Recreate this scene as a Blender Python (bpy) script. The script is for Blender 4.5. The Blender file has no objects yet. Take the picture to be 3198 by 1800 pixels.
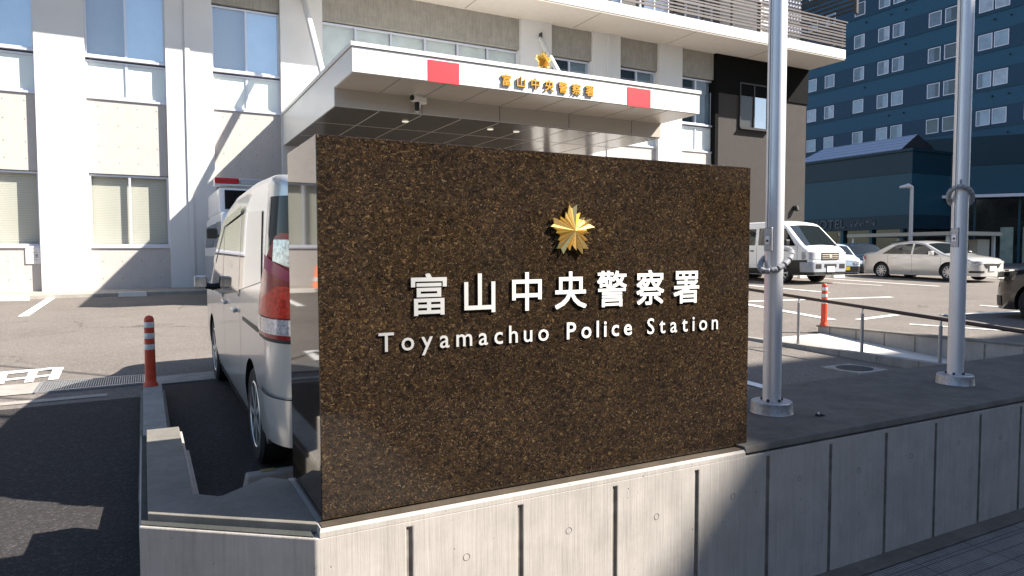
import bpy, bmesh, math, random
from mathutils import Vector, Matrix
import numpy as np
random.seed(7)
R = math.radians
sc = bpy.context.scene
COL = sc.collection

# ------------------------------------------------------------------ camera
FPX, PITCH, ROLL, YAW, EYE = 2159.4, 0.0496978, 0.0022479, 0.488941, 1.55
cp, sp = math.cos(PITCH), math.sin(PITCH)
FWD = Vector((math.sin(YAW) * cp, math.cos(YAW) * cp, -sp))
r0 = Vector((math.cos(YAW), -math.sin(YAW), 0)); d0 = FWD.cross(r0)
RGT = r0 * math.cos(ROLL) + d0 * math.sin(ROLL)
DWN = -r0 * math.sin(ROLL) + d0 * math.cos(ROLL)
cam = bpy.data.cameras.new('camera'); camo = bpy.data.objects.new('camera', cam); COL.objects.link(camo)
m = Matrix.Identity(4)
for i in range(3):
    m[i][0] = RGT[i]; m[i][1] = -DWN[i]; m[i][2] = -FWD[i]
m[2][3] = EYE
camo.matrix_world = m
cam.sensor_width = 36; cam.lens = 36 * FPX / 3198; cam.clip_end = 1500; cam.clip_start = 0.05
sc.camera = camo

# ------------------------------------------------------------------ sky, sun, exposure
SUN = Vector((.609, -.4545, .650)).normalized()
EL = math.asin(SUN.z)
w = bpy.data.worlds.new('World'); sc.world = w; w.use_nodes = True
nt = w.node_tree; bg = nt.nodes['Background']
sky = nt.nodes.new('ShaderNodeTexSky'); sky.sky_type = 'NISHITA'; sky.sun_disc = False
sky.sun_elevation = EL; sky.sun_rotation = math.atan2(SUN.x, SUN.y); sky.air_density = 1.0; sky.dust_density = .6
nt.links.new(sky.outputs[0], bg.inputs[0]); bg.inputs[1].default_value = 0.08
sl = bpy.data.lights.new('sun', 'SUN'); sl.energy = 5.0; sl.angle = R(.53); sl.color = (1, .93, .83)
so = bpy.data.objects.new('sun', sl); COL.objects.link(so)
so.rotation_euler = (-SUN).to_track_quat('-Z', 'Y').to_euler(); so.location = SUN * 60
sc.view_settings.view_transform = 'Standard'; sc.view_settings.look = 'None'
sc.view_settings.exposure = 1.5; sc.view_settings.gamma = 1

# ------------------------------------------------------------------ photo measurements -> points
def ray(x, y): return FWD + RGT * ((x - 1599) / FPX) + DWN * ((y - 900) / FPX)
CAMP = Vector((0, 0, EYE))
def onY(x, y, Y): r = ray(x, y); return CAMP + r * (Y / r.y)
def onX(x, y, X): r = ray(x, y); return CAMP + r * (X / r.x)
def lotz(X, Y): return min(.048 + .009 * X + .028 * Y, .80)

# ------------------------------------------------------------------ mesh helpers
class MB:
    def __init__(s): s.v = []; s.f = []; s.mi = []; s.cur = 0
    def add(s, vs, fs):
        n = len(s.v); s.v += [tuple(v) for v in vs]
        for f in fs: s.f.append([i + n for i in f]); s.mi.append(s.cur)
    def box(s, x0, x1, y0, y1, z0, z1):
        s.add([(x0, y0, z0), (x1, y0, z0), (x1, y1, z0), (x0, y1, z0), (x0, y0, z1), (x1, y0, z1), (x1, y1, z1), (x0, y1, z1)],
              [(3, 2, 1, 0), (4, 5, 6, 7), (0, 1, 5, 4), (1, 2, 6, 5), (2, 3, 7, 6), (3, 0, 4, 7)])
        return s
    def obox(s, c, ax, ay, az):     # oriented box from centre and three half-axis vectors
        c, ax, ay, az = Vector(c), Vector(ax), Vector(ay), Vector(az)
        vs = [c + ax * i + ay * j + az * k for k in (-1, 1) for j in (-1, 1) for i in (-1, 1)]
        s.add(vs, [(2, 3, 1, 0), (4, 5, 7, 6), (0, 1, 5, 4), (1, 3, 7, 5), (3, 2, 6, 7), (2, 0, 4, 6)])
        return s
    def bar(s, p0, p1, a, b):       # square bar
        p0, p1 = Vector(p0), Vector(p1); d = (p1 - p0); t = d.normalized()
        u = t.cross(Vector((0, 0, 1)));  u = u.normalized() if u.length > 1e-4 else Vector((1, 0, 0))
        n = u.cross(t); return s.obox((p0 + p1) / 2, u * a, d / 2, n * b)
    def prism(s, poly, z0, z1):     # poly in xy
        n = len(poly)
        s.add([(x, y, z0) for x, y in poly] + [(x, y, z1) for x, y in poly],
              [list(range(n))[::-1], list(range(n, 2 * n))] + [(i, (i + 1) % n, (i + 1) % n + n, i + n) for i in range(n)])
        return s
    def slab(s, bot, top):          # two matching loops
        n = len(bot)
        s.add(list(bot) + list(top), [list(range(n))[::-1], list(range(n, 2 * n))] + [(i, (i + 1) % n, (i + 1) % n + n, i + n) for i in range(n)])
        return s
    def tube(s, pts, r, n=12, cap=True):
        pts = [Vector(p) for p in pts]; rs = r if isinstance(r, (list, tuple)) else [r] * len(pts)
        rings = []; base = len(s.v); up = None
        for i, p in enumerate(pts):
            t = (pts[min(i + 1, len(pts) - 1)] - pts[max(i - 1, 0)]).normalized()
            if up is None:
                up = t.cross(Vector((0, 0, 1)))
                if up.length < 1e-3: up = Vector((1, 0, 0))
            u = (up - t * up.dot(t)).normalized(); up = u; v = t.cross(u)
            s.v += [tuple(p + (u * math.cos(a) + v * math.sin(a)) * rs[i]) for a in [2 * math.pi * k / n for k in range(n)]]
        for i in range(len(pts) - 1):
            for k in range(n):
                a = base + i * n + k; b = base + i * n + (k + 1) % n
                s.f.append([a, b, b + n, a + n]); s.mi.append(s.cur)
        if cap:
            s.f.append([base + k for k in range(n)][::-1]); s.mi.append(s.cur)
            e = base + (len(pts) - 1) * n; s.f.append([e + k for k in range(n)]); s.mi.append(s.cur)
        return s
    def lathe(s, prof, c, n=32, axis='z'):      # prof: (r, h)
        base = len(s.v); c = Vector(c)
        for r, h in prof:
            for k in range(n):
                a = 2 * math.pi * k / n
                if axis == 'z': s.v.append(tuple(c + Vector((r * math.cos(a), r * math.sin(a), h))))
                else: s.v.append(tuple(c + Vector((h, r * math.cos(a), r * math.sin(a)))))
        for i in range(len(prof) - 1):
            for k in range(n):
                a = base + i * n + k; b = base + i * n + (k + 1) % n
                s.f.append([a, b, b + n, a + n]); s.mi.append(s.cur)
        s.f.append([base + k for k in range(n)][::-1]); s.mi.append(s.cur)
        e = base + (len(prof) - 1) * n; s.f.append([e + k for k in range(n)]); s.mi.append(s.cur)
        return s
    def grid(s, P):                 # P[i][j] points
        base = len(s.v); nj = len(P[0])
        for row in P: s.v += [tuple(p) for p in row]
        for i in range(len(P) - 1):
            for j in range(nj - 1):
                a = base + i * nj + j; s.f.append([a, a + 1, a + nj + 1, a + nj]); s.mi.append(s.cur)
        return s
    def join(s, o, mi=0):
        n = len(s.v); s.v += o.v; s.f += [[i + n for i in f] for f in o.f]; s.mi += [mi] * len(o.f); return s
    def mesh(s, name, mats, smooth=None):
        me = bpy.data.meshes.new(name); me.from_pydata(s.v, [], s.f)
        for mm in (mats if isinstance(mats, (list, tuple)) else [mats]): me.materials.append(mm)
        if any(s.mi): me.polygons.foreach_set('material_index', s.mi)
        bm = bmesh.new(); bm.from_mesh(me); bmesh.ops.recalc_face_normals(bm, faces=bm.faces); bm.to_mesh(me); bm.free()
        if smooth is not None:
            me.polygons.foreach_set('use_smooth', [True] * len(me.polygons))
            me.set_sharp_from_angle(angle=R(smooth))
        return me
    def build(s, name, mats, parent=None, smooth=None, bevel=0, seg=2):
        o = bpy.data.objects.new(name, s.mesh(name, mats, smooth)); COL.objects.link(o)
        if parent: attach(o, parent)
        if bevel:
            b = o.modifiers.new('bevel', 'BEVEL'); b.width = bevel; b.segments = seg; b.limit_method = 'ANGLE'; b.angle_limit = R(40)
        return o
WORIG = {}
def attach(o, parent):
    o.parent = parent
    if parent.name in WORIG: o.location = -WORIG[parent.name]
def tag(o, label=None, cat=None, group=None, kind=None):
    if label: o['label'] = label
    if cat: o['category'] = cat
    if group: o['group'] = group
    if kind: o['kind'] = kind
    return o
def thing(name, label, cat, loc=(0, 0, 0), group=None, local=False, rot=(0, 0, 0)):
    o = bpy.data.objects.new(name, None); COL.objects.link(o); o.location = loc; o.rotation_euler = rot; o.empty_display_size = .2
    if not local: WORIG[o.name] = Vector(loc)      # children are modelled in world coordinates
    return tag(o, label, cat, group)
def copy_tree(o, parent=None):
    c = o.copy(); COL.objects.link(c)
    if parent: c.parent = parent
    for ch in list(o.children): copy_tree(ch, c)
    return c
def settle(o):                       # bake an object's modifiers into its mesh
    bpy.context.view_layer.update()
    dg = bpy.context.evaluated_depsgraph_get()
    me = bpy.data.meshes.new_from_object(o.evaluated_get(dg)); o.modifiers.clear(); o.data = me

# ------------------------------------------------------------------ materials
def newmat(name):
    mt = bpy.data.materials.new(name); mt.use_nodes = True
    n = mt.node_tree.nodes; l = mt.node_tree.links
    return mt, n, l, n['Principled BSDF']
def simple(name, col, rough=.5, metal=0, var=0, scale=8, bump=0, bscale=60, coat=0, spec=.5, ior=None):
    mt, n, l, b = newmat(name)
    b.inputs['Base Color'].default_value = (*col, 1); b.inputs['Roughness'].default_value = rough; b.inputs['Metallic'].default_value = metal
    b.inputs['Coat Weight'].default_value = coat; b.inputs['Coat Roughness'].default_value = .03; b.inputs['Specular IOR Level'].default_value = spec
    if ior: b.inputs['IOR'].default_value = ior
    tc = n.new('ShaderNodeTexCoord')
    if var:
        nz = n.new('ShaderNodeTexNoise'); nz.inputs['Scale'].default_value = scale; nz.inputs['Detail'].default_value = 6
        l.new(tc.outputs['Object'], nz.inputs['Vector'])
        mr = n.new('ShaderNodeMapRange'); mr.inputs[1].default_value = .3; mr.inputs[2].default_value = .7; mr.inputs[3].default_value = 1 - var; mr.inputs[4].default_value = 1 + var
        l.new(nz.outputs[0], mr.inputs[0])
        mx = n.new('ShaderNodeVectorMath'); mx.operation = 'SCALE'; mx.inputs[0].default_value = col
        l.new(mr.outputs[0], mx.inputs['Scale']); l.new(mx.outputs[0], b.inputs['Base Color'])
        if not metal:
            m2 = n.new('ShaderNodeMapRange'); m2.inputs[3].default_value = max(0, rough - .12); m2.inputs[4].default_value = min(1, rough + .12)
            l.new(nz.outputs[0], m2.inputs[0]); l.new(m2.outputs[0], b.inputs['Roughness'])
    if bump:
        nb = n.new('ShaderNodeTexNoise'); nb.inputs['Scale'].default_value = bscale; nb.inputs['Detail'].default_value = 4
        l.new(tc.outputs['Object'], nb.inputs['Vector'])
        bp = n.new('ShaderNodeBump'); bp.inputs['Strength'].default_value = bump; bp.inputs['Distance'].default_value = .01
        l.new(nb.outputs[0], bp.inputs['Height']); l.new(bp.outputs[0], b.inputs['Normal'])
    return mt
def ramp(n, l, src, stops):
    r = n.new('ShaderNodeValToRGB'); e = r.color_ramp.elements
    while len(e) < len(stops): e.new(.5)
    for i, (p, c) in enumerate(stops): e[i].position = p; e[i].color = (*c, 1) if len(c) == 3 else c
    l.new(src, r.inputs[0]); return r
def mixc(n, l, a, b, fac, mode='MIX'):
    x = n.new('ShaderNodeMix'); x.data_type = 'RGBA'; x.blend_type = mode
    for s, v in ((0, fac), (6, a), (7, b)):
        if hasattr(v, 'is_linked'): l.new(v, x.inputs[s])
        else: x.inputs[s].default_value = v if s == 0 else (*v, 1)
    return x.outputs[2]
def noise(n, l, vec, scale, detail=5, rough=.55, stretch=None):
    if stretch:
        mp = n.new('ShaderNodeMapping'); mp.inputs['Scale'].default_value = stretch; l.new(vec, mp.inputs['Vector']); vec = mp.outputs[0]
    z = n.new('ShaderNodeTexNoise'); z.inputs['Scale'].default_value = scale; z.inputs['Detail'].default_value = detail; z.inputs['Roughness'].default_value = rough
    l.new(vec, z.inputs['Vector']); return z.outputs[0]
def concrete(name, col, streak=.25, pore=.5, stain=.25, rough=.8, warm=(1, 1, 1), dirt_top=None):
    mt, n, l, b = newmat(name); tc = n.new('ShaderNodeTexCoord'); V = tc.outputs['Object']
    c = np.array(col)
    s1 = noise(n, l, V, 14, 7, .7, (1.5, 1.5, .12)); s2 = noise(n, l, V, 95, 5, .65, (1, 1, .035)); s3 = noise(n, l, V, 5, 7, .7)
    r1 = ramp(n, l, s1, [(.28, tuple(c * (1 - streak * 1.3))), (.5, tuple(c)), (.72, tuple(c * (1 + streak * .55)))])
    r2 = ramp(n, l, s2, [(.3, (1 - streak * 1.0,) * 3), (.6, (1.0,) * 3)])
    o = mixc(n, l, r1.outputs[0], r2.outputs[0], 1.0, 'MULTIPLY')
    r3 = ramp(n, l, s3, [(.3, (1 - stain, 1 - stain * .95, 1 - stain * 1.05)), (.62, (1, 1, 1))])
    o = mixc(n, l, o, r3.outputs[0], 1.0, 'MULTIPLY')
    vo = n.new('ShaderNodeTexVoronoi'); vo.inputs['Scale'].default_value = 26; vo.inputs['Randomness'].default_value = 1; l.new(V, vo.inputs['Vector'])
    pr = ramp(n, l, vo.outputs['Distance'], [(.05, (0, 0, 0)), (.10, (1, 1, 1))])
    gate = ramp(n, l, noise(n, l, V, 7, 2), [(.48, (0, 0, 0)), (.56, (1, 1, 1))])
    pm = mixc(n, l, (1, 1, 1), pr.outputs[0], gate.outputs[0])
    pd = mixc(n, l, (1 - pore,) * 3, (1, 1, 1), pm)
    o = mixc(n, l, o, pd, 1.0, 'MULTIPLY')
    l.new(o, b.inputs['Base Color']); b.inputs['Roughness'].default_value = rough; b.inputs['Specular IOR Level'].default_value = .3
    bp = n.new('ShaderNodeBump'); bp.inputs['Strength'].default_value = .35; bp.inputs['Distance'].default_value = .006
    hm = n.new('ShaderNodeMath'); hm.operation = 'ADD'; l.new(s2, hm.inputs[0]); l.new(pm, hm.inputs[1])
    l.new(hm.outputs[0], bp.inputs['Height']); l.new(bp.outputs[0], b.inputs['Normal'])
    return mt
def asphalt(name, col, grain=.35, patch=.15, sc1=220, rough=.9, worn=0):
    mt, n, l, b = newmat(name); tc = n.new('ShaderNodeTexCoord'); V = tc.outputs['Object']; c = np.array(col)
    g = noise(n, l, V, sc1, 3, .7); p = noise(n, l, V, .9, 6, .6); p2 = noise(n, l, V, 14, 4, .6)
    vo = n.new('ShaderNodeTexVoronoi'); vo.inputs['Scale'].default_value = sc1 * .55; l.new(V, vo.inputs['Vector'])
    r1 = ramp(n, l, g, [(.30, tuple(c * (1 - grain))), (.5, tuple(c)), (.70, tuple(c * (1 + grain)))])
    cc = n.new('ShaderNodeSeparateColor'); l.new(vo.outputs['Color'], cc.inputs[0])
    r4 = ramp(n, l, cc.outputs[0], [(0, (1 - grain * .6,) * 3), (.8, (1,) * 3), (1, (1 + grain * 1.2,) * 3)])
    o = mixc(n, l, r1.outputs[0], r4.outputs[0], 1, 'MULTIPLY')
    r2 = ramp(n, l, p, [(.3, (1 - patch,) * 3), (.7, (1 + patch,) * 3)]); o = mixc(n, l, o, r2.outputs[0], 1, 'MULTIPLY')
    r3 = ramp(n, l, p2, [(.3, (1 - patch * .5,) * 3), (.7, (1 + patch * .3,) * 3)]); o = mixc(n, l, o, r3.outputs[0], 1, 'MULTIPLY')
    if worn:
        wz = n.new('ShaderNodeTexNoise'); wz.inputs['Scale'].default_value = 1.6; wz.inputs['Detail'].default_value = 5; l.new(V, wz.inputs['Vector'])
        wv = n.new('ShaderNodeVectorMath'); wv.operation = 'MULTIPLY_ADD'; wv.inputs[1].default_value = (.9,) * 3; l.new(wz.outputs['Color'], wv.inputs[0]); l.new(V, wv.inputs[2])
        ve = n.new('ShaderNodeTexVoronoi'); ve.feature = 'DISTANCE_TO_EDGE'; ve.inputs['Scale'].default_value = .33; l.new(wv.outputs[0], ve.inputs['Vector'])
        ck = ramp(n, l, ve.outputs['Distance'], [(.0, (1, 1, 1)), (.0045, (.4,) * 3), (.008, (0, 0, 0))])
        gt = ramp(n, l, noise(n, l, V, .5, 3), [(.50, (0, 0, 0)), (.58, (worn,) * 3)])
        cm = mixc(n, l, ck.outputs[0], gt.outputs[0], 1, 'MULTIPLY'); o = mixc(n, l, o, tuple(c * .35), cm)
        st = ramp(n, l, noise(n, l, V, .55, 4, .5), [(.62, (1, 1, 1)), (.72, (1 - .22 * worn,) * 3)]); o = mixc(n, l, o, st.outputs[0], 1, 'MULTIPLY')
    l.new(o, b.inputs['Base Color']); b.inputs['Roughness'].default_value = rough; b.inputs['Specular IOR Level'].default_value = .25
    bp = n.new('ShaderNodeBump'); bp.inputs['Strength'].default_value = .5; bp.inputs['Distance'].default_value = .004
    l.new(g, bp.inputs['Height']); l.new(bp.outputs[0], b.inputs['Normal'])
    return mt
def granite(name):
    mt, n, l, b = newmat(name); tc = n.new('ShaderNodeTexCoord'); V = tc.outputs['Object']
    wz = n.new('ShaderNodeTexNoise'); wz.inputs['Scale'].default_value = 34; wz.inputs['Detail'].default_value = 3; l.new(V, wz.inputs['Vector'])
    wv = n.new('ShaderNodeVectorMath'); wv.operation = 'MULTIPLY_ADD'; wv.inputs[1].default_value = (.05,) * 3
    l.new(wz.outputs['Color'], wv.inputs[0]); l.new(V, wv.inputs[2]); W = wv.outputs[0]
    f1 = noise(n, l, W, 130, 3, .6, (.5, 1, 1)); f2 = noise(n, l, W, 180, 2, .6); f3 = noise(n, l, W, 75, 5, .75, (.55, 1, 1)); big = noise(n, l, V, 4, 5); f4 = noise(n, l, V, 420, 2)
    base = ramp(n, l, f3, [(.32, (.006, .005, .004)), (.47, (.021, .014, .009)), (.62, (.046, .029, .015)), (.80, (.020, .015, .011))])
    fl = ramp(n, l, f1, [(.585, (0, 0, 0)), (.64, (.75,) * 3), (.70, (1, 1, 1)), (.78, (.2,) * 3)]); o = mixc(n, l, base.outputs[0], (.135, .086, .040), fl.outputs[0])
    fd = ramp(n, l, f2, [(.34, (1, 1, 1)), (.46, (0, 0, 0))]); o = mixc(n, l, o, (.006, .005, .005), fd.outputs[0])
    fg = ramp(n, l, f2, [(.665, (0, 0, 0)), (.73, (1, 1, 1))]); o = mixc(n, l, o, (.17, .15, .12), fg.outputs[0])
    sp = ramp(n, l, f4, [(.3, (.7,) * 3), (.7, (1.25,) * 3)]); o = mixc(n, l, o, sp.outputs[0], 1, 'MULTIPLY')
    bt = ramp(n, l, big, [(.3, (.66, .65, .66)), (.7, (1.0, .97, .93))]); o = mixc(n, l, o, bt.outputs[0], 1, 'MULTIPLY')
    l.new(o, b.inputs['Base Color']); b.inputs['Roughness'].default_value = .035; b.inputs['IOR'].default_value = 1.5
    return mt
def glass(name, tint=(.55, .65, .72), refl=.25, rough=.0, trans=(.8, .86, .86)):
    mt, n, l, b = newmat(name); out = n['Material Output']; n.remove(b)
    t = n.new('ShaderNodeBsdfTransparent'); t.inputs[0].default_value = (*trans, 1)
    g = n.new('ShaderNodeBsdfGlossy'); g.inputs[0].default_value = (*tint, 1); g.inputs['Roughness'].default_value = rough
    lw = n.new('ShaderNodeLayerWeight'); lw.inputs[0].default_value = .5
    fr = n.new('ShaderNodeMath'); fr.operation = 'POWER'; fr.inputs[1].default_value = 5; l.new(lw.outputs['Facing'], fr.inputs[0])
    ad = n.new('ShaderNodeMath'); ad.operation = 'MULTIPLY_ADD'; ad.inputs[1].default_value = 1 - refl; ad.inputs[2].default_value = refl; ad.use_clamp = True
    l.new(fr.outputs[0], ad.inputs[0])
    mx = n.new('ShaderNodeMixShader'); l.new(ad.outputs[0], mx.inputs[0]); l.new(t.outputs[0], mx.inputs[1]); l.new(g.outputs[0], mx.inputs[2]); l.new(mx.outputs[0], out.inputs[0])
    return mt
def slatted(name, c1, c2, pitch=.03, rough=.6):   # venetian blind: real horizontal slat bands
    mt, n, l, b = newmat(name); tc = n.new('ShaderNodeTexCoord')
    sx = n.new('ShaderNodeSeparateXYZ'); l.new(tc.outputs['Object'], sx.inputs[0])
    nz = noise(n, l, tc.outputs['Object'], 1.5, 2)
    a = n.new('ShaderNodeMath'); a.operation = 'MULTIPLY_ADD'; a.inputs[1].default_value = .05; l.new(nz, a.inputs[0]); l.new(sx.outputs[2], a.inputs[2])
    d = n.new('ShaderNodeMath'); d.operation = 'DIVIDE'; d.inputs[1].default_value = pitch; l.new(a.outputs[0], d.inputs[0])
    f = n.new('ShaderNodeMath'); f.operation = 'FRACT'; l.new(d.outputs[0], f.inputs[0])
    r = ramp(n, l, f.outputs[0], [(.0, c2), (.22, c1), (.85, c1), (1, c2)]); l.new(r.outputs[0], b.inputs['Base Color']); b.inputs['Roughness'].default_value = rough
    bp = n.new('ShaderNodeBump'); bp.inputs['Strength'].default_value = .6; bp.inputs['Distance'].default_value = .01
    l.new(f.outputs[0], bp.inputs['Height']); l.new(bp.outputs[0], b.inputs['Normal'])
    return mt
M = {}
M['granite'] = granite('brown granite')
M['wallc'] = concrete('fair faced kerb concrete', (.385, .355, .328), .10, .75, .20)
M['joint'] = simple('joint', (.17, .15, .13), .9, var=.3, scale=20)
M['slabc'] = concrete('weathered slab', (.120, .108, .098), .10, .3, .45)
M['capc'] = concrete('cap concrete', (.20, .185, .165), .08, .4, .35)
M['ledge'] = concrete('shade-toned ledge', (.060, .062, .060), .1, .3, .4)  # shade on the splayed lip, put into the base colour
M['curbc'] = concrete('kerb stone', (.34, .32, .30), .10, .4, .3)
M['lot'] = asphalt('old asphalt', (.165, .146, .131), .42, .10, 170, worn=.9)
M['drive'] = asphalt('shade-deepened asphalt', (.036, .033, .033), .55, .14, 150)  # base colour lowered to deepen the shade on driveway and bay
M['road'] = asphalt('road asphalt', (.07, .07, .07), .3, .2)
M['paint'] = simple('road paint', (.74, .73, .70), .7, var=.10, scale=30, bump=.2)
M['rampc'] = concrete('pale path concrete', (.62, .58, .53), .02, .15, .10)
M['gutter'] = concrete('gutter concrete', (.36, .33, .30), .06, .4, .3)
M['steel'] = simple('galvanised steel', (.42, .42, .43), .45, .8, var=.2, scale=60)
M['alu'] = simple('satin aluminium', (.74, .74, .76), .46, .72, var=.04, scale=3, bump=.02, bscale=200)
M['chrome'] = simple('chrome', (.85, .85, .85), .08, 1)
M['stain'] = simple('brushed steel letters', (.88, .87, .85), .34, .62, var=.05, scale=200)
M['lside'] = simple('letter edge', (.35, .34, .33), .4, .8)
M['gold'] = simple('polished gold', (1.0, .70, .26), .24, .95)
M['goldl'] = simple('gold letter', (.62, .34, .06), .35, .7)
M['goldd'] = simple('gold letter edge', (.16, .09, .03), .4, .6)
M['pil'] = simple('white facade paint', (.60, .59, .58), .75, var=.04, scale=1.2, bump=.05)
M['conc'] = concrete('facade concrete', (.47, .435, .41), .05, .3, .08)
M['concd'] = concrete('upper facade concrete', (.33, .31, .28), .20, .5, .2)
M['soff'] = concrete('soffit', (.55, .50, .44), .02, .1, .08)
M['canw'] = simple('white canopy panel', (.72, .71, .68), .35, var=.02, scale=2)
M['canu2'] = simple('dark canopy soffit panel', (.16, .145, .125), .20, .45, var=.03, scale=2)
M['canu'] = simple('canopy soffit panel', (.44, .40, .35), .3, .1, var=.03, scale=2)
M['seam'] = simple('panel seam', (.16, .145, .12), .6)
M['seaml'] = simple('pale panel seam', (.62, .58, .50), .6)
M['red'] = simple('red panel', (.50, .010, .022), .5)
M['blackp'] = simple('black cladding', (.006, .006, .006), .85, var=.15, scale=3, spec=.08)
M['taupe'] = simple('taupe render', (.037, .031, .028), .9, var=.05, scale=3, bump=.3, bscale=150)
M['frame'] = simple('window frame', (.62, .62, .68), .4, .35)
M['blind'] = slatted('venetian blind', (.56, .53, .46), (.34, .32, .28), .042)
M['blindg'] = slatted('grey blind', (.44, .43, .41), (.38, .37, .35), .05)
M['curt'] = simple('pale curtain', (.60, .62, .62), .8, var=.08, scale=3)
M['frost'] = simple('frosted glass', (.66, .71, .69), .25, var=.03, scale=1, coat=.3)
M['room'] = simple('dim room', (.12, .14, .16), .8, var=.2, scale=2)
M['pane'] = glass('window glass', (.85, .90, 1.0), .22, 0, (.84, .88, .90))
M['panel2'] = glass('clear window glass', (.9, .95, 1.0), .03, 0, (.90, .93, .92))
M['paneb'] = glass('blue window glass', (.90, .95, 1.0), .36, 0, (.74, .84, .92))
M['upw'] = simple('shade-darkened upper wall', (.07, .068, .065), .8, var=.05, scale=3)  # dark base colour stands in for shade behind the balcony screen
M['brown'] = simple('brown slat', (.066, .050, .045), .45, var=.12, scale=6)
M['darkm'] = simple('dark metal', (.03, .028, .03), .45, .3)
M['hotA'] = concrete('blue hotel tile', (.015, .088, .155), .05, .1, .22, .45)
M['hotB'] = concrete('dark blue hotel tile', (.009, .050, .100), .05, .1, .22, .45)
M['hotT'] = concrete('teal hotel tile', (.020, .080, .120), .05, .1, .18, .4)
M['hotD'] = concrete('dark teal hotel tile', (.009, .036, .058), .05, .1, .18, .4)
M['hotroof'] = slatted('blue ribbed roof', (.40, .43, .52), (.15, .18, .26), .28)
M['wfr'] = simple('pale window frame', (.74, .71, .78), .5)
M['hpane'] = simple('curtained pane', (.27, .34, .42), .15, var=.22, scale=1.3, coat=.4)
M['hpanel'] = simple('white curtained pane', (.36, .40, .46), .15, var=.25, scale=2.1, coat=.4)
M['hpaned2'] = simple('pane with grey curtain', (.13, .17, .21), .12, var=.3, scale=2, coat=.4)
M['hpaned'] = simple('dim pane', (.05, .06, .07), .12, var=.3, scale=1.2, coat=.4)
M['darkgl'] = simple('dark shop glass', (.012, .016, .014), .06, var=.3, scale=1)
M['doorg'] = simple('pale door glass', (.30, .36, .30), .3, var=.15, scale=2)
M['orange'] = simple('orange polyurethane', (.62, .062, .022), .42, var=.12, scale=20)
M['refl'] = simple('reflective tape', (.62, .64, .62), .3, .2, var=.08, scale=80)
M['silver'] = simple('silver car paint', (.58, .58, .575), .28, .50, var=.01, coat=.55)
M['beigec'] = simple('champagne car paint', (.62, .60, .575), .28, .4, coat=.8)
M['white'] = simple('white car paint', (.80, .80, .80), .3, coat=.6)
M['bronze'] = simple('dark bronze car paint', (.060, .050, .044), .22, .5, coat=1)
M['bluew'] = simple('pale blue car paint', (.45, .55, .65), .3, coat=.7)
M['navy'] = simple('dark car paint', (.015, .022, .03), .25, coat=.8)
M['greyp'] = simple('grey two-tone paint', (.30, .32, .36), .3, coat=.5)
M['cgl'] = simple('car glass', (.012, .015, .015), .02, ior=1.6)
M['cgl2'] = simple('tinted car glass', (.006, .009, .014), .02, ior=1.42)
M['black'] = simple('black plastic', (.013, .013, .013), .5)
M['gloss'] = simple('gloss black', (.006, .006, .007), .08)
M['tyre'] = simple('tyre rubber', (.014, .014, .014), .8, bump=.2, bscale=40)
M['rim'] = simple('alloy', (.60, .60, .61), .30, .6)
M['lampr'] = simple('red lens', (.36, .006, .010), .2, var=.25, scale=30, coat=.12)
M['lampo'] = simple('bright red lens', (.72, .030, .012), .2, var=.35, scale=45, coat=.12)
M['lampm'] = simple('magenta lens edge', (.42, .008, .085), .2, coat=.12)
M['lampc'] = simple('clear lens', (.62, .62, .66), .12, .4, var=.45, scale=60, coat=1)
M['plate'] = simple('number plate', (.78, .78, .74), .5)
M['platey'] = simple('yellow plate', (.62, .48, .02), .5)
M['beads'] = simple('grey rubber bead', (.30, .30, .31), .6, var=.15, scale=60)
M['paver'] = None
M['yellow'] = simple('worn yellow paint', (.22, .18, .05), .7, var=.3, scale=30)
M['beige'] = simple('beige shelter', (.52, .47, .38), .6, var=.05, scale=2)
M['ltdisc'] = simple('lamp disc', (.8, .78, .7), .5)
_b = M['ltdisc'].node_tree.nodes['Principled BSDF']; _b.inputs['Emission Color'].default_value = (1, .93, .75, 1); _b.inputs['Emission Strength'].default_value = .22
M['rail'] = simple('brown handrail resin', (.06, .032, .022), .5, var=.15, scale=20)
M['cone'] = simple('cone orange', (.80, .16, .03), .45)
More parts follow.
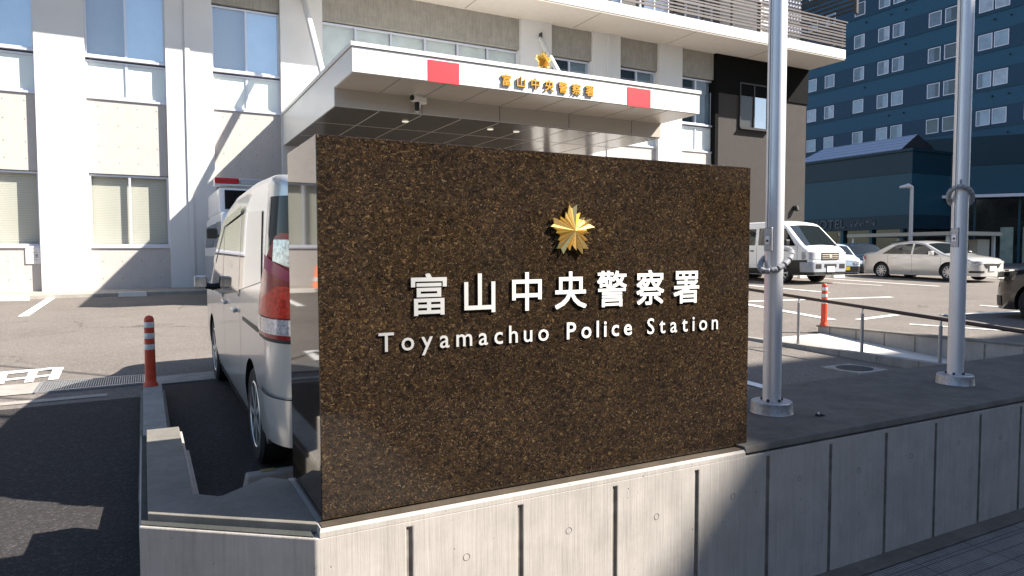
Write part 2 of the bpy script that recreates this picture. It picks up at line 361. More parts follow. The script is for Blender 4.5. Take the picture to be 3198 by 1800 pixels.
def paver():
    mt, n, l, b = newmat('ribbed pavers'); tc = n.new('ShaderNodeTexCoord')
    sx = n.new('ShaderNodeSeparateXYZ'); l.new(tc.outputs['Object'], sx.inputs[0])
    def fr(src, pitch, off=0):
        a = n.new('ShaderNodeMath'); a.operation = 'MULTIPLY_ADD'; a.inputs[1].default_value = 1 / pitch; a.inputs[2].default_value = off + 100; l.new(src, a.inputs[0])
        f = n.new('ShaderNodeMath'); f.operation = 'FRACT'; l.new(a.outputs[0], f.inputs[0]); return f.outputs[0]
    X, Y = sx.outputs[0], sx.outputs[1]
    k = (0, 0, 0); wv = (1, 1, 1)
    jx = ramp(n, l, fr(X, .478, -.03), [(0, k), (.012, k), (.02, wv)]); jy = ramp(n, l, fr(Y, .478, -.225), [(0, k), (.012, k), (.02, wv)])
    rb = ramp(n, l, fr(X, .0239), [(0, k), (.12, k), (.3, wv), (.75, wv), (.95, k)]); cx = ramp(n, l, fr(Y, .0797), [(0, k), (.06, k), (.14, wv)])
    h = mixc(n, l, rb.outputs[0], cx.outputs[0], 1, 'MULTIPLY'); h = mixc(n, l, h, jx.outputs[0], 1, 'MULTIPLY'); h = mixc(n, l, h, jy.outputs[0], 1, 'MULTIPLY')
    nz = noise(n, l, tc.outputs['Object'], 5, 6, .65); nf = noise(n, l, tc.outputs['Object'], 120, 3)
    c = mixc(n, l, (.070, .066, .066), (.205, .195, .195), h)
    r = ramp(n, l, nz, [(.3, (.62, .60, .58)), (.7, (1.12, 1.12, 1.12))]); c = mixc(n, l, c, r.outputs[0], 1, 'MULTIPLY')
    r = ramp(n, l, nf, [(.3, (.75,) * 3), (.7, (1.2,) * 3)]); c = mixc(n, l, c, r.outputs[0], 1, 'MULTIPLY')
    l.new(c, b.inputs['Base Color']); b.inputs['Roughness'].default_value = .8
    bp = n.new('ShaderNodeBump'); bp.inputs['Strength'].default_value = .8; bp.inputs['Distance'].default_value = .006; l.new(h, bp.inputs['Height']); l.new(bp.outputs[0], b.inputs['Normal'])
    return mt
M['paver'] = paver()

# ================================================================== GROUND
def sheet(name, mat, xs, ys, zf, kind='structure'):
    mb = MB(); mb.grid([[(x, y, zf(x, y)) for x in xs] for y in ys]); o = mb.build(name, mat); return tag(o, kind=kind)
rng = lambda a, b, n: [a + (b - a) * i / (n - 1) for i in range(n)]
sheet('ground', M['road'], rng(-600, 600, 3), rng(-600, 600, 3), lambda x, y: -.16)
# car park: one sloping plane, cut out around the ramp path
mb = MB()
def lot_rect(x0, x1, y0, y1, nx=8, ny=8): mb.grid([[(x, y, lotz(x, y)) for x in rng(x0, x1, nx)] for y in rng(y0, y1, ny)])
lot_rect(-60, .05, 7.15, 24.03, 3, 6); lot_rect(.05, 7.66, 7.62, 24.03, 6, 8); lot_rect(3.1, 7.66, 2.5, 7.62, 5, 5); lot_rect(7.66, 9.10, 6.98, 24.03, 3, 8); lot_rect(9.10, 26, 2.5, 24.03, 6, 8); lot_rect(26, 120, 2.5, 120, 10, 12); lot_rect(-60, 26, 24.03, 120, 5, 5)
tag(mb.build('parking_lot', M['lot']), kind='structure')
sheet('parking_bay', M['drive'], rng(.05, 3.1, 4), rng(2.5, 7.62, 6), lambda x, y: lotz(x, y))  # shade around the parked van is put into this dark asphalt
drz = lambda x, y: max(0.0, (y - 1.7) / 5.45 * (lotz(x, 7.15) - .004)) + .004
sheet('driveway', M['drive'], rng(-30, .10, 8), rng(-.4, 7.15, 16), drz)
sheet('sidewalk', M['paver'], rng(.2, 60, 4), rng(-2.2, 2.6, 3), lambda x, y: 0)
sheet('sidewalk', M['gutter'], rng(-60, .2, 4), rng(-2.2, 1.5, 3), lambda x, y: .012)  # unseen pale paving, added to bounce light onto the splayed wall end
sheet('sidewalk_edge', M['slabc'], rng(.2, 60, 3), [2.075, 2.2], lambda x, y: .006)
sheet('road', M['road'], rng(-200, 200, 3), rng(-30, -2.2, 3), lambda x, y: -.12)
# gutter strip along the lot edge, and painted markings
def flat(name, poly, mat, dz=.008, kind='structure', zf=lotz):
    mb = MB(); n = len(poly); mb.add([(x, y, zf(x, y) + dz) for x, y in poly], [list(range(n))]); return tag(mb.build(name, mat), kind=kind)
flat('gutter_strip', [(-14, 7.64), (-.92, 7.72), (-.92, 8.26), (-14, 8.20)], M['gutter'])
flat('gutter_strip', [(.06, 7.62), (4.0, 7.80), (4.0, 8.30), (.06, 8.04)], M['gutter'])
flat('gutter_strip', [(-14, 7.30), (-.33, 7.30), (-.33, 7.42), (-14, 7.52)], M['gutter'], .006)
PM = [[(-1.9, 9.0), (-.91, 9.1), (-.81, 9.06), (-.81, 8.94), (-.91, 8.97), (-1.29, 8.89), (-1.9, 8.87)],
      [(-1.42, 8.89), (-1.30, 8.905), (-1.25, 8.33), (-1.36, 8.33)],
      [(-1.274, 8.60), (-1.095, 8.63), (-1.088, 8.53), (-1.262, 8.50)], [(-1.030, 8.64), (-.893, 8.67), (-.893, 8.57), (-1.022, 8.54)],
      [(-1.12, 8.935), (-1.035, 8.95), (-1.01, 8.31), (-1.085, 8.31)], [(-.905, 8.965), (-.81, 8.935), (-.80, 8.35), (-.89, 8.35)],
      [(-1.75, 8.86), (-1.66, 8.86), (-1.63, 8.36), (-1.72, 8.36)], [(-1.655, 8.60), (-1.40, 8.60), (-1.385, 8.50), (-1.64, 8.50)]]
mb = MB()
for poly in PM:
    n = len(poly); mb.add([(x, y, lotz(x, y) + .009) for x, y in poly], [list(range(n))])
tag(mb.build('painted_road_lettering', M['paint']), kind='structure')
def pline(p0, p1, wd, dz=.009):
    p0, p1 = Vector((*p0, 0)), Vector((*p1, 0)); d = (p1 - p0).normalized(); nn = Vector((-d.y, d.x, 0)) * wd / 2
    return flat('painted_bay_line', [tuple((p + s)[:2]) for p, s in ((p0, -nn), (p1, -nn), (p1, nn), (p0, nn))], M['paint'], dz)
pline((-1.92, 14.9), (-1.88, 19.0), .16)
for X in (-4.6, 15.6, 20.4, 26.0): pline((X, 11.9 if X > 0 else 14.9), (X, 17.2 if X > 0 else 19.0), .15)
def lot(x, y, dz=0):
    r = ray(x, y); t = (.048 - EYE + dz) / (r.z - .009 * r.x - .028 * r.y); return CAMP + r * t
def pixline(a, b, wd): A, B = lot(*a), lot(*b); return pline((A.x, A.y), (B.x, B.y), wd)
pixline((2300, 946), (2600, 1000), .18); pixline((2330, 943), (2785, 929), .17); pixline((2600, 884), (2755, 893), .12)
pixline((2840, 1014), (3190, 1038), .10); pixline((2950, 985), (3190, 975), .15); pixline((2680, 1000), (2800, 985), .14); pixline((3060, 955), (3150, 962), .12)
pline((5.36, 5.10), (5.30, 3.9), .13)
# pavement strip at the foot of the station
mb = MB(); mb.slab([(-20, 18.75, .5), (26, 18.75, .6), (26, 20.4, .6), (-20, 20.4, .5)], [(-20, 18.75, lotz(-20, 18.75) + .09), (26, 18.75, lotz(26, 18.75) + .06), (26, 20.4, lotz(26, 20.4) + .08), (-20, 20.4, lotz(-20, 20.4) + .11)])
tag(mb.build('station_pavement', M['gutter']), kind='structure')

# steel drain grating
t = thing('drain_grating', 'steel bar drain grating let into the asphalt left of the orange bollard', 'drain grating', (-.5, 7.9, .25))
P4 = [(-.92, 7.70), (-.02, 7.72), (-.02, 8.14), (-.92, 8.20)]
mb = MB(); mb.add([(x, y, lotz(x, y) + .003) for x, y in P4], [(0, 1, 2, 3)]); mb.build('pit', M['black'], t)
mb = MB()
for i in range(45):
    x = -.91 + .0202 * i; mb.bar((x, 7.71, lotz(x, 7.7) + .012), (x, 8.16, lotz(x, 8.2) + .012), .0035, .006)
for k in range(9):
    y = 7.715 + k * .056; mb.bar((-.92, y, lotz(-.92, y) + .014), (-.02, y, lotz(-.02, y) + .014), .002, .004)
mb.build('bars', M['steel'], t)
mb = MB()
for a, b in zip(P4, P4[1:] + P4[:1]): mb.bar((a[0], a[1], lotz(*a) + .012), (b[0], b[1], lotz(*b) + .012), .012, .009)
mb.build('rim', M['steel'], t)
# manhole
t = thing('manhole_cover', 'square concrete manhole lid with a round iron cover on the asphalt behind the flagpoles', 'manhole cover', (7.2, 4.9, .25))
mb = MB(); mb.box(6.72, 7.22, 4.72, 5.22, .2, lotz(7, 5) + .014); mb.build('concrete_surround', M['gutter'], t)
mb = MB(); mb.lathe([(.19, 0), (.19, .006), (.17, .008)], (6.97, 4.97, lotz(7, 5) + .013), 28); mb.build('iron_lid', M['darkm'], t)

# ================================================================== KERB WALL, SIGN
WZ = .682
t = thing('kerb_wall', 'low board-marked concrete wall with vertical joints carrying the granite sign', 'wall', (.46, 2.18, 0))
front = [(-.036, 2.56), (.458, 2.181), (7.4, 2.181), (7.4, 2.75), (.15, 2.75), (.15, 3.86), (-.036, 3.86)]
mb = MB(); mb.prism(front, -.1, WZ - .030)
body = mb.build('wall', M['wallc'], t)
cut = MB()
for k in range(15):
    x = .767 + .4263 * k; cut.box(x - .010, x + .010, 2.1, 2.191, -.2, WZ - .052)
co = cut.build('groove_cutter', M['joint'])
bo = body.modifiers.new('cut', 'BOOLEAN'); bo.operation = 'DIFFERENCE'; bo.object = co; bo.solver = 'EXACT'; bo.material_mode = 'TRANSFER'
body.data.materials.append(M['joint'])
settle(body); bpy.data.objects.remove(co)
bv = body.modifiers.new('bevel', 'BEVEL'); bv.width = .008; bv.segments = 2; bv.limit_method = 'ANGLE'; bv.angle_limit = R(30)
# caps: bevelled rim under the sign, set-back cap on the splayed left end, thick slab on the right
mb = MB(); mb.box(.47, 2.33, 2.181, 2.75, WZ - .031, WZ - .014)
mb.slab([(.47, 2.181, WZ - .014), (2.33, 2.181, WZ - .014), (2.33, 2.75, WZ - .014), (.47, 2.75, WZ - .014)], [(.474, 2.189, WZ - .004), (2.33, 2.189, WZ - .004), (2.33, 2.75, WZ - .004), (.474, 2.75, WZ - .004)])
mb.build('rim', M['wallc'], t)
M['rimtop'] = concrete('dark rim strip', (.075, .058, .042), .05, .4, .5)
mb = MB(); mb.box(.480, 2.33, 2.192, 2.25, WZ - .006, WZ - .001); mb.build('dark_strip', M['rimtop'], t)  # dark strip along the rim top in front of the granite
mb = MB(); mb.prism([(-.010, 2.59), (.474, 2.222), (.474, 2.72), (.40, 2.80), (.222, 2.65), (.135, 2.73), (.135, 3.84), (-.010, 3.84)], WZ - .030, WZ)
mb.build('cap', M['capc'], t, bevel=.002, seg=1)
mb = MB(); mb.prism([(-.030, 2.566), (.452, 2.193), (.470, 2.24), (0.0, 2.60), (0.0, 3.84), (-.030, 3.84)], WZ - .031, WZ - .026); mb.build('shade_toned_ledge', M['ledge'], t)  # thin dark sheet that paints shade onto the lip
mb = MB(); mb.prism([(.135, 2.74), (.165, 2.75), (.165, 3.55), (.135, 3.55)], WZ - .09, WZ - .05); mb.build('ledge', M['curbc'], t, bevel=.004)
mb = MB(); mb.box(2.33, 7.4, 2.196, 3.12, WZ - .045, WZ - .006)
mb.slab([(2.33, 2.176, WZ - .018), (7.4, 2.176, WZ - .018), (7.4, 3.125, WZ - .018), (2.33, 3.125, WZ - .018)], [(2.33, 2.188, WZ + .010), (7.4, 2.188, WZ + .010), (7.4, 3.115, WZ + .010), (2.33, 3.115, WZ + .010)])
mb.build('top_slab', M['slabc'], t, bevel=.004)
mb = MB(); mb.box(2.45, 7.4, 2.75, 3.10, .1, WZ - .045); mb.build('back_wall', M['curbc'], t)
# plugged tie holes
mb = MB()
for k in range(-1, 13):
    x = .767 + .4263 * k + .21
    pass
mb = MB(); xs = [.767 + .4263 * k + .21 for k in range(-1, 13)]
for i, x in enumerate(xs):
    if x < .5: continue
    z = WZ - .21 + (i % 3) * .012
    ring = [(x + .0125 * math.cos(a), 2.1808, z + .0125 * math.sin(a)) for a in [2 * math.pi * j / 18 for j in range(18)]]
    mb.tube(ring + ring[:1], .0012, 6, cap=False)
o = mb.build('tie_hole', M['capc'], t)
# lower kerb running back to the bollard
t = thing('lower_kerb', 'low flat-topped concrete kerb running back to the orange bollard', 'kerb', (.05, 5.5, .2))
mb = MB(); mb.slab([(-.033, 3.86, .05), (.118, 3.86, .05), (.118, 7.25, .12), (-.033, 7.25, .12)], [(-.033, 3.86, .345), (.118, 3.86, .345), (.118, 7.25, .352), (-.033, 7.25, .352)])
mb.build('kerb_stone', M['curbc'], t, bevel=.006)
mb = MB(); mb.box(.118, .138, 3.86, 7.0, .1, .315); mb.box(-.055, -.033, 3.9, 7.1, 0, .31); mb.build('ledge', M['capc'], t)

# the granite sign
sg = thing('granite_sign', 'brown granite block sign with steel lettering and a gold star on the kerb wall', 'sign', (1.44, 2.45, WZ))
mb = MB(); mb.box(.488, 2.392, 2.233, 2.722, WZ + .004, 1.929); mb.build('granite_block', M['granite'], sg, bevel=.0025, seg=1)
mb = MB(); mb.box(.496, 2.384, 2.252, 2.70, WZ - .014, WZ + .0045); mb.build('mortar_bed', M['joint'], sg)
def glyph(ch, size, extr, off=0.0):
    c = bpy.data.curves.new('g', 'FONT'); c.body = ch; c.size = size; c.extrude = extr; c.offset = off; c.resolution_u = 3
    o = bpy.data.objects.new('g', c); COL.objects.link(o); bpy.context.view_layer.update()
    me = bpy.data.meshes.new_from_object(o.evaluated_get(bpy.context.evaluated_depsgraph_get()))
    bpy.data.objects.remove(o); bpy.data.curves.remove(c)
    bb = [(min(v.co[i] for v in me.vertices), max(v.co[i] for v in me.vertices)) for i in range(2)] if len(me.vertices) else [(0, 0), (0, 0)]
    return me, bb
def brushed(name):
    mt, n, l, b = newmat(name); b.inputs['Base Color'].default_value = (.36, .36, .355, 1); b.inputs['Metallic'].default_value = .72
    b.inputs['Roughness'].default_value = .50; b.inputs['Anisotropic'].default_value = .75
    tg = n.new('ShaderNodeTangent'); tg.direction_type = 'UV_MAP'; tg.uv_map = 'grain'; l.new(tg.outputs[0], b.inputs['Tangent']); return mt
M['stain'] = brushed('brushed steel letters')
def place(me, x, y, z, mat, parent, name='letter', smat=None, bold=0):
    if bold:
        V0 = [tuple(v.co) for v in me.vertices]; F0 = [list(p.vertices) for p in me.polygons]; V = []; F = []
        for i, (dx_, dz_) in enumerate(((-1, -1), (1, -1), (1, 1), (-1, 1), (0, 0))):
            n = len(V); V += [(a + dx_ * bold, b_ + dz_ * bold, c - i * .00012) for a, b_, c in V0]; F += [[k + n for k in f] for f in F0]
        me = bpy.data.meshes.new(name); me.from_pydata(V, [], F)
    fl = [abs(p.normal.z) > .7 for p in me.polygons]
    for v in me.vertices: a = v.co.copy(); v.co = (x + a.x, y - a.z, z + a.y)
    me.materials.clear(); me.materials.append(mat)
    if smat:
        me.materials.append(smat)
        for p, k in zip(me.polygons, fl): p.material_index = 0 if k else 1
    uv = me.uv_layers.new(name='grain')
    for lp in me.loops: c = me.vertices[lp.vertex_index].co; uv.data[lp.index].uv = (c.z, c.x)
    o = bpy.data.objects.new(name, me); COL.objects.link(o); attach(o, parent); return o
KAN = '富山中央警察署'
me0, bbF = glyph('富', 1, 0); kh = bbF[1][1] - bbF[1][0]
for i, ch in enumerate(KAN):
    size = .1405 / kh
    me, bb = glyph(ch, size, .0035)
    cx = .862 + .1926 * i; place(me, cx - (bb[0][0] + bb[0][1]) / 2, 2.2285, 1.3405 - bbF[1][0] * size, M['stain'], sg, 'kanji_letter', M['lside'], .0020)
def word(txt, x0, x1, zb, cap, mat, parent, Y, extr, off, name='letter', smat=None):
    mH, bH = glyph('T', 1, 0); size = cap / (bH[1][1]); gl = [glyph(c, size, extr, off) for c in txt]
    ws = [g[1][0][1] - g[1][0][0] for g in gl]; gap = (x1 - x0 - sum(ws)) / max(1, len(txt) - 1); x = x0
    for (me, bb), wd in zip(gl, ws):
        place(me, x - bb[0][0], Y, zb, mat, parent, name, smat); x += wd + gap
word('Toyamachuo', .682, 1.341, 1.2235, .0625, M['stain'], sg, 2.2290, .0025, .0006, 'latin_letter', M['lside'])
word('Police', 1.422, 1.733, 1.2225, .0625, M['stain'], sg, 2.2290, .0025, .0013, 'latin_letter', M['lside'])
word('Station', 1.811, 2.200, 1.2200, .0625, M['stain'], sg, 2.2290, .0025, .0006, 'latin_letter', M['lside'])
def emblem(c, rad, depth, mat, name, parent, back=.0):
    # five forked rays with smaller points between them, pleated like folded metal
    pts = []
    for k in range(5):
        a0 = 90 + 72 * k
        for da, rr, tip in ((-10, 1.0, 1), (0, .84, 0), (10, 1.0, 1), (18.5, .66, 0), (25, .77, 1), (36, .54, 0), (47, .77, 1), (53.5, .66, 0)):
            pts.append((R(a0 + da), rr, tip))
    mb = MB(); n = len(pts); vs = [(c[0], c[1] - depth, c[2])]
    for a, rr, tp in pts: vs.append((c[0] + rad * rr * math.cos(a), c[1] - (depth * .42 if tp else depth * .12), c[2] + rad * rr * math.sin(a)))
    for a, rr, tp in pts: vs.append((c[0] + rad * rr * math.cos(a), c[1] + back, c[2] + rad * rr * math.sin(a)))
    fs = [(0, 1 + i, 1 + (i + 1) % n) for i in range(n)] + [(1 + i, 1 + n + i, 1 + n + (i + 1) % n, 1 + (i + 1) % n) for i in range(n)]
    vs.append((c[0], c[1] + back, c[2])); fs += [(2 * n + 1, 1 + n + (i + 1) % n, 1 + n + i) for i in range(n)]
    mb.add(vs, fs); return mb.build(name, mat, parent)
emblem((1.443, 2.2275, 1.637), .100, .028, M['gold'], 'gold_star', sg)
mb = MB(); mb.lathe([(.012, 0), (.012, .03)], (0, 0, 0), 10, 'x')
mb = MB(); mb.box(1.43, 1.456, 2.217, 2.2325, 1.624, 1.650); mb.build('star_mount', M['darkm'], sg)

# ================================================================== BOLLARDS
def bollard(x, y, z, label):
    t = thing('bollard', label, 'bollard', (x, y, z), 'orange flexible bollards at the kerb ends')
    mb = MB(); mb.lathe([(.062, 0), (.060, .02), (.049, .035), (.046, .07), (.041, .60), (.040, .615), (.030, .635), (.010, .645)], (x, y, z), 28); mb.build('post', M['orange'], t, smooth=40)
    for zz in (.335, .435, .535):
        mb = MB(); mb.lathe([(.0435, 0), (.0437, .002), (.0432, .048), (.0425, .050)], (x, y, z + zz), 28); mb.build('reflective_band', M['refl'], t, smooth=40)
    return t
bollard(.028, 7.08, .352, 'orange bollard with silver bands at the end of the kerb left of the silver van')
bollard(9.12, 7.03, .445, 'orange bollard with silver bands at the corner of the ramp wall behind the handrail')

# ================================================================== FLAGPOLES
def bead_ring(t, c, ax, ay, n, r, drop=None):
    # string of rubber beads on a loop around the pole
    pts = []
    for i in range(n):
        a = 2 * math.pi * i / n
        p = Vector(c) + Vector(ax) * math.cos(a) + Vector(ay) * math.sin(a)
        if drop: p.z -= drop(math.cos(a))
        pts.append(p)
    mb = MB()
    for i in range(n):
        d = (pts[(i + 1) % n] - pts[i - 1]).normalized(); p = pts[i]; L = (pts[(i + 1) % n] - pts[i]).length
        mb.tube([p - d * L * .46, p - d * L * .36, p + d * L * .36, p + d * L * .46], [r * .72, r, r, r * .72], 10)
    mb.tube(pts + [pts[0]], r * .5, 8, cap=False)
    return mb.build('bead_ring', M['beads'], t, smooth=40)
def flagpole(x, y, label, kind):
    z = WZ + .010
    t = thing('flagpole', label, 'flagpole', (x, y, z), 'flagpoles standing on the kerb slab')
    mb = MB(); mb.lathe([(.112, 0), (.110, .004), (.106, .058), (.102, .062), (.05, .064)], (x, y, z), 40); mb.build('base', M['steel'], t, smooth=40)
    mb = MB(); mb.lathe([(.0475, .055), (.0475, 3.0), (.045, 5.5), (.035, 8.2), (.0, 8.25)], (x, y, z), 40); mb.build('pole', M['alu'], t, smooth=40)
    d = Vector((-x, -y, 0)).normalized(); s = Vector((d.y, -d.x, 0))     # towards the viewer, and screen left
    mb = MB()
    for a in (20, 75, -35, 120, 200, 270):
        q = Vector((math.cos(R(a)), math.sin(R(a)), 0)) * .052; mb.lathe([(.007, 0), (.007, .014)], (x + q.x, y + q.y, z + .062), 8)
    mb.build('bolt', M['darkm'], t)
    f = (d * .8 - s * (-.6)).normalized() if kind == 0 else (d * .9 + s * .45).normalized()
    f = (d * math.cos(R(48)) - Vector((RGT.x, RGT.y, 0)).normalized() * math.sin(R(48))).normalized()
    g = Vector((-f.y, f.x, 0))
    zc = EYE + (.085 if kind == 0 else .105)
    zc = onY(2400, 748, y).z if kind == 0 else onY(2975, 742, y).z
    mb = MB(); mb.obox((x + f.x * .046, y + f.y * .046, zc), g * .024, f * .008, (0, 0, .062)); mb.build('key_box', M['steel'], t, bevel=.002)
    mb = MB(); mb.obox((x + f.x * .055, y + f.y * .055, zc - .004), g * .013, f * .0025, (0, 0, .022)); o = mb.build('lock_plate', M['alu'], t)
    mb = MB(); c = Vector((x, y, zc - .008)) + f * .056; mb.tube([c, c + f * .004], .0065, 12); mb.build('keyhole', M['black'], t)
    # halyard
    q = Vector((x, y, 0)) + f * .058
    mb = MB(); mb.tube([(q.x, q.y, zc + .06), (q.x, q.y, 6.5)], .0035, 6); mb.build('halyard', M['beads'], t)
    r = Vector((RGT.x, RGT.y, 0)).normalized()
    if kind == 0:
        zr = onY(2420, 835, y).z
        bead_ring(t, (x + r.x * .010, y + r.y * .010, zr + .040), r * .084 + Vector((0, 0, .034)), d * .078 - Vector((0, 0, .050)), 15, .0150)
    else:
        zt = onY(2985, 578, y).z
        bead_ring(t, (x, y, zt - .075), r * .078, d * .072 + Vector((0, 0, .062)), 15, .0150)
        mb = MB(); q2 = Vector((x, y, 0)) + d * .056; mb.obox((q2.x, q2.y, zt + .012), r * .008, d * .004, (0, 0, .022)); mb.build('hook', M['steel'], t, bevel=.002)
    return t
flagpole(2.977, 2.610, 'tall aluminium flagpole rising beside the right edge of the granite sign', 0)
flagpole(4.690, 2.615, 'tall aluminium flagpole further right with a grey bead ring hanging like an inverted V', 1)
# clamp on the second pole
# pebble-like black rubber scrap on the slab
t = thing('rubber_scrap', 'small black scrap with a white spot lying on the kerb slab between the flagpoles', 'litter', (3.08, 2.42, WZ))
P = onY(2555, 1278, 2.42)
mb = MB(); zt = WZ + .0105
mb.tube([(P.x - .016, 2.42, zt + .009), (P.x, 2.422, zt + .012), (P.x + .02, 2.415, zt + .006), (P.x + .042, 2.41, zt + .003)], [.006, .010, .006, .002], 8); mb.build('scrap', M['black'], t, smooth=40)
mb = MB(); mb.tube([(P.x - .004, 2.415, zt + .014), (P.x - .003, 2.412, zt + .020)], .006, 8); mb.build('white_spot', M['paint'], t)

# ================================================================== RAMP PATH with handrail
pz = lambda Y: .335 - (7.0 - Y) * .083
sheet('ramp_path', M['rampc'], [7.66, 9.10], rng(2.3, 6.98, 5), lambda x, y: pz(y))
t = thing('ramp_kerb_wall', 'low jointed concrete kerb under the handrail on the near side of the ramp', 'kerb', (7.62, 5, .2))
mb = MB(); mb.box(7.56, 7.66, 2.3, 9.6, -.05, .352); kb = mb.build('wall', M['curbc'], t, bevel=.008)
mb = MB()
for k in range(14): mb.box(7.5585, 7.57, 2.6 + .5 * k, 2.612 + .5 * k, 0, .345)
mb.build('joint', M['joint'], t)
t = thing('ramp_side_wall', 'jointed low concrete retaining wall on the far side of the white ramp', 'wall', (9.15, 5, .2))
mb = MB(); mb.slab([(9.10, 2.3, -.1), (9.26, 2.3, -.1), (9.26, 7.12, -.1), (9.10, 7.12, -.1)], [(9.10, 2.3, .47), (9.26, 2.3, .47), (9.26, 7.12, .428), (9.10, 7.12, .428)]); mb.build('wall', M['wallc'], t, bevel=.006)
mb = MB()
for k in range(11):
    y = 6.91 - .435 * k; mb.box(9.0985, 9.11, y - .010, y + .010, -.05, .425)
mb.build('joint', M['joint'], t)
mb = MB(); mb.slab([(9.085, 2.3, .462), (9.275, 2.3, .462), (9.275, 7.14, .421), (9.085, 7.14, .421)], [(9.085, 2.3, .487), (9.275, 2.3, .487), (9.275, 7.14, .445), (9.085, 7.14, .445)]); mb.build('coping', M['capc'], t, bevel=.004)
t = thing('handrail', 'brown sloping handrail on slim steel posts along the ramp', 'handrail', (7.6, 5, .35))
rz = lambda Y: 1.034 - (7.11 - Y) * .0746
mb = MB(); mb.tube([(7.6, Y, rz(Y)) for Y in rng(2.4, 9.3, 8)], .021, 14); mb.build('rail', M['rail'], t, smooth=40)
for Y in (8.35, 7.18, 6.245, 5.328, 4.403, 3.48):
    mb = MB(); mb.tube([(7.6, Y, .35), (7.6, Y, rz(Y) - .075)], .019, 14); po = mb.build('post', M['steel'], t, smooth=40)
    mb = MB(); mb.tube([(7.6, Y, rz(Y) - .085), (7.6, Y, rz(Y) - .01)], .012, 10); o = mb.build('bracket', M['alu']); o.parent = po
# tactile plate at the ramp head
flat('tactile_paving', [(7.68, 6.3), (8.2, 6.3), (8.2, 6.75), (7.68, 6.75)], M['gutter'], .006, 'structure', lambda x, y: pz(y))

# ================================================================== POLICE STATION
ps = thing('police_station', 'white pillared concrete police station with recessed windows and a projecting slab balcony', 'building', (10, 20, .6))
SOF = 9.17
cols = [(-7.95, -6.92), (-5.05, -3.95), (-2.18, -1.15), (.62, 1.73), (3.46, 4.61), (10.98, 12.16), (13.82, 14.99), (16.72, 17.83)]
for a, b in cols:
    mb = MB(); mb.box(a, b, 20.0, 21.2, .3, SOF); mb.build('pilaster', M['pil'], ps)
for a in (1.07, 14.41):
    mb = MB(); mb.box(a, a + .115, 19.96, 20.0, .6, SOF - .02); mb.build('downpipe', M['pil'], ps)
bays = [(-6.92, -5.05), (-3.95, -2.18), (-1.15, .62), (1.73, 3.46), (12.16, 13.82), (14.99, 16.72), (17.83, 19.52)]
PY, GY = 20.15, 20.25
LS, LH, US, UT, UH = 1.76, 3.55, 5.45, 6.45, 8.15
def holes(mb, xs, zs, y, r=.013):
    mb.cur = 1
    for x in xs:
        for z in zs: mb.tube([(x, y + .01, z), (x, y - .004, z)], r, 8)
for a, b in bays:
    xs = [a + .24 + (b - a - .48) * k / 3 for k in range(4)]
    mb = MB(); mb.box(a, b, PY, 20.9, .3, LS - .05); holes(mb, xs, (.95, 1.38), PY); mb.build('spandrel_panel', [M['conc'], M['capc']], ps)
    mb = MB(); mb.box(a, b, PY, 20.9, LH + .02, US - .05); holes(mb, xs, (3.85, 4.25, 4.78, 5.22), PY); mb.build('spandrel_panel', [M['conc'], M['capc']], ps)
for a, b in bays + [(4.61, 10.98)]:
    mb = MB(); mb.box(a, b, 20.10, 20.9, UH + .04, SOF)
    nn = max(3, int((b - a) / .9)); holes(mb, [a + .3 + (b - a - .6) * k / (nn - 1) for k in range(nn)], (8.45, 8.88), 20.10); mb.build('head_panel', [M['concd'], M['joint']], ps)
def window(a, b, z0, z1, splits, mats, hsplit=None, y=GY, parent=ps, inner=None, fr=.045, fmat='frame'):
    """splits: fractions of the mullions; mats: per pane (pane material, backing material)."""
    mb = MB(); e = fr
    mb.box(a, b, y - .06, y + .04, z0, z0 + e * 1.2); mb.box(a, b, y - .05, y + .04, z1 - e, z1)
    mb.box(a, a + e, y - .05, y + .04, z0 + e * 1.2, z1 - e); mb.box(b - e, b, y - .05, y + .04, z0 + e * 1.2, z1 - e)
    xs = [a + e] + [a + (b - a) * s for s in splits] + [b - e]
    for s in splits:
        x = a + (b - a) * s; mb.box(x - e * .6, x + e * .6, y - .045, y + .03, z0 + e * 1.2, z1 - e)
    f = mb.build('window', M[fmat], parent)
    for i in range(len(xs) - 1):
        pm, bm_ = mats[i % len(mats)]
        mb = MB(); mb.add([(xs[i], y - .008, z0 + e), (xs[i + 1], y - .008, z0 + e), (xs[i + 1], y - .008, z1 - e * .5), (xs[i], y - .008, z1 - e * .5)], [(0, 1, 2, 3)]); p = mb.build('pane', M[pm], f); p.location = (0, 0, 0)
        if bm_:
            mb = MB(); mb.box(xs[i] - .02, xs[i + 1] + .02, y + .10, y + .12, z0, z1); mb.build('blind', M[bm_], f)
    # sill
    mb = MB(); mb.box(a - .02, b + .02, y - .14, y + .05, z0 - .05, z0); mb.build('sill', M[fmat], f)
    return f
for i, (a, b) in enumerate(bays):
    left = i < 4
    window(a, b, LS, LH, [.5], [('panel2', 'blind'), ('panel2', 'blind')] if i != 1 else [('panel2', 'blind')])
    window(a, b, US, UT - .09, [.5], [('frost', None), ('frost', None)])
    window(a, b, UT, UH, [.5], [('pane', 'blindg'), ('paneb', 'curt')] if left and i > 1 else [('paneb', 'room'), ('paneb', 'curt')])
# entrance bay behind the canopy
window(4.61, 10.98, 6.5, UH, [.157, .325, .494, .665, .829], [('panel2', 'curt')])
window(4.61, 10.98, 5.3, 6.44, [.157, .325, .494, .665, .829], [('panel2', 'curt')])
mb = MB(); mb.box(4.61, 10.98, PY + .3, 20.9, .6, 5.25); mb.build('entrance_wall', M['concd'], ps)
mb = MB(); mb.box(5.2, 10.4, PY + .22, PY + .30, .7, 3.2); mb.build('entrance_glazing', M['darkgl'], ps)
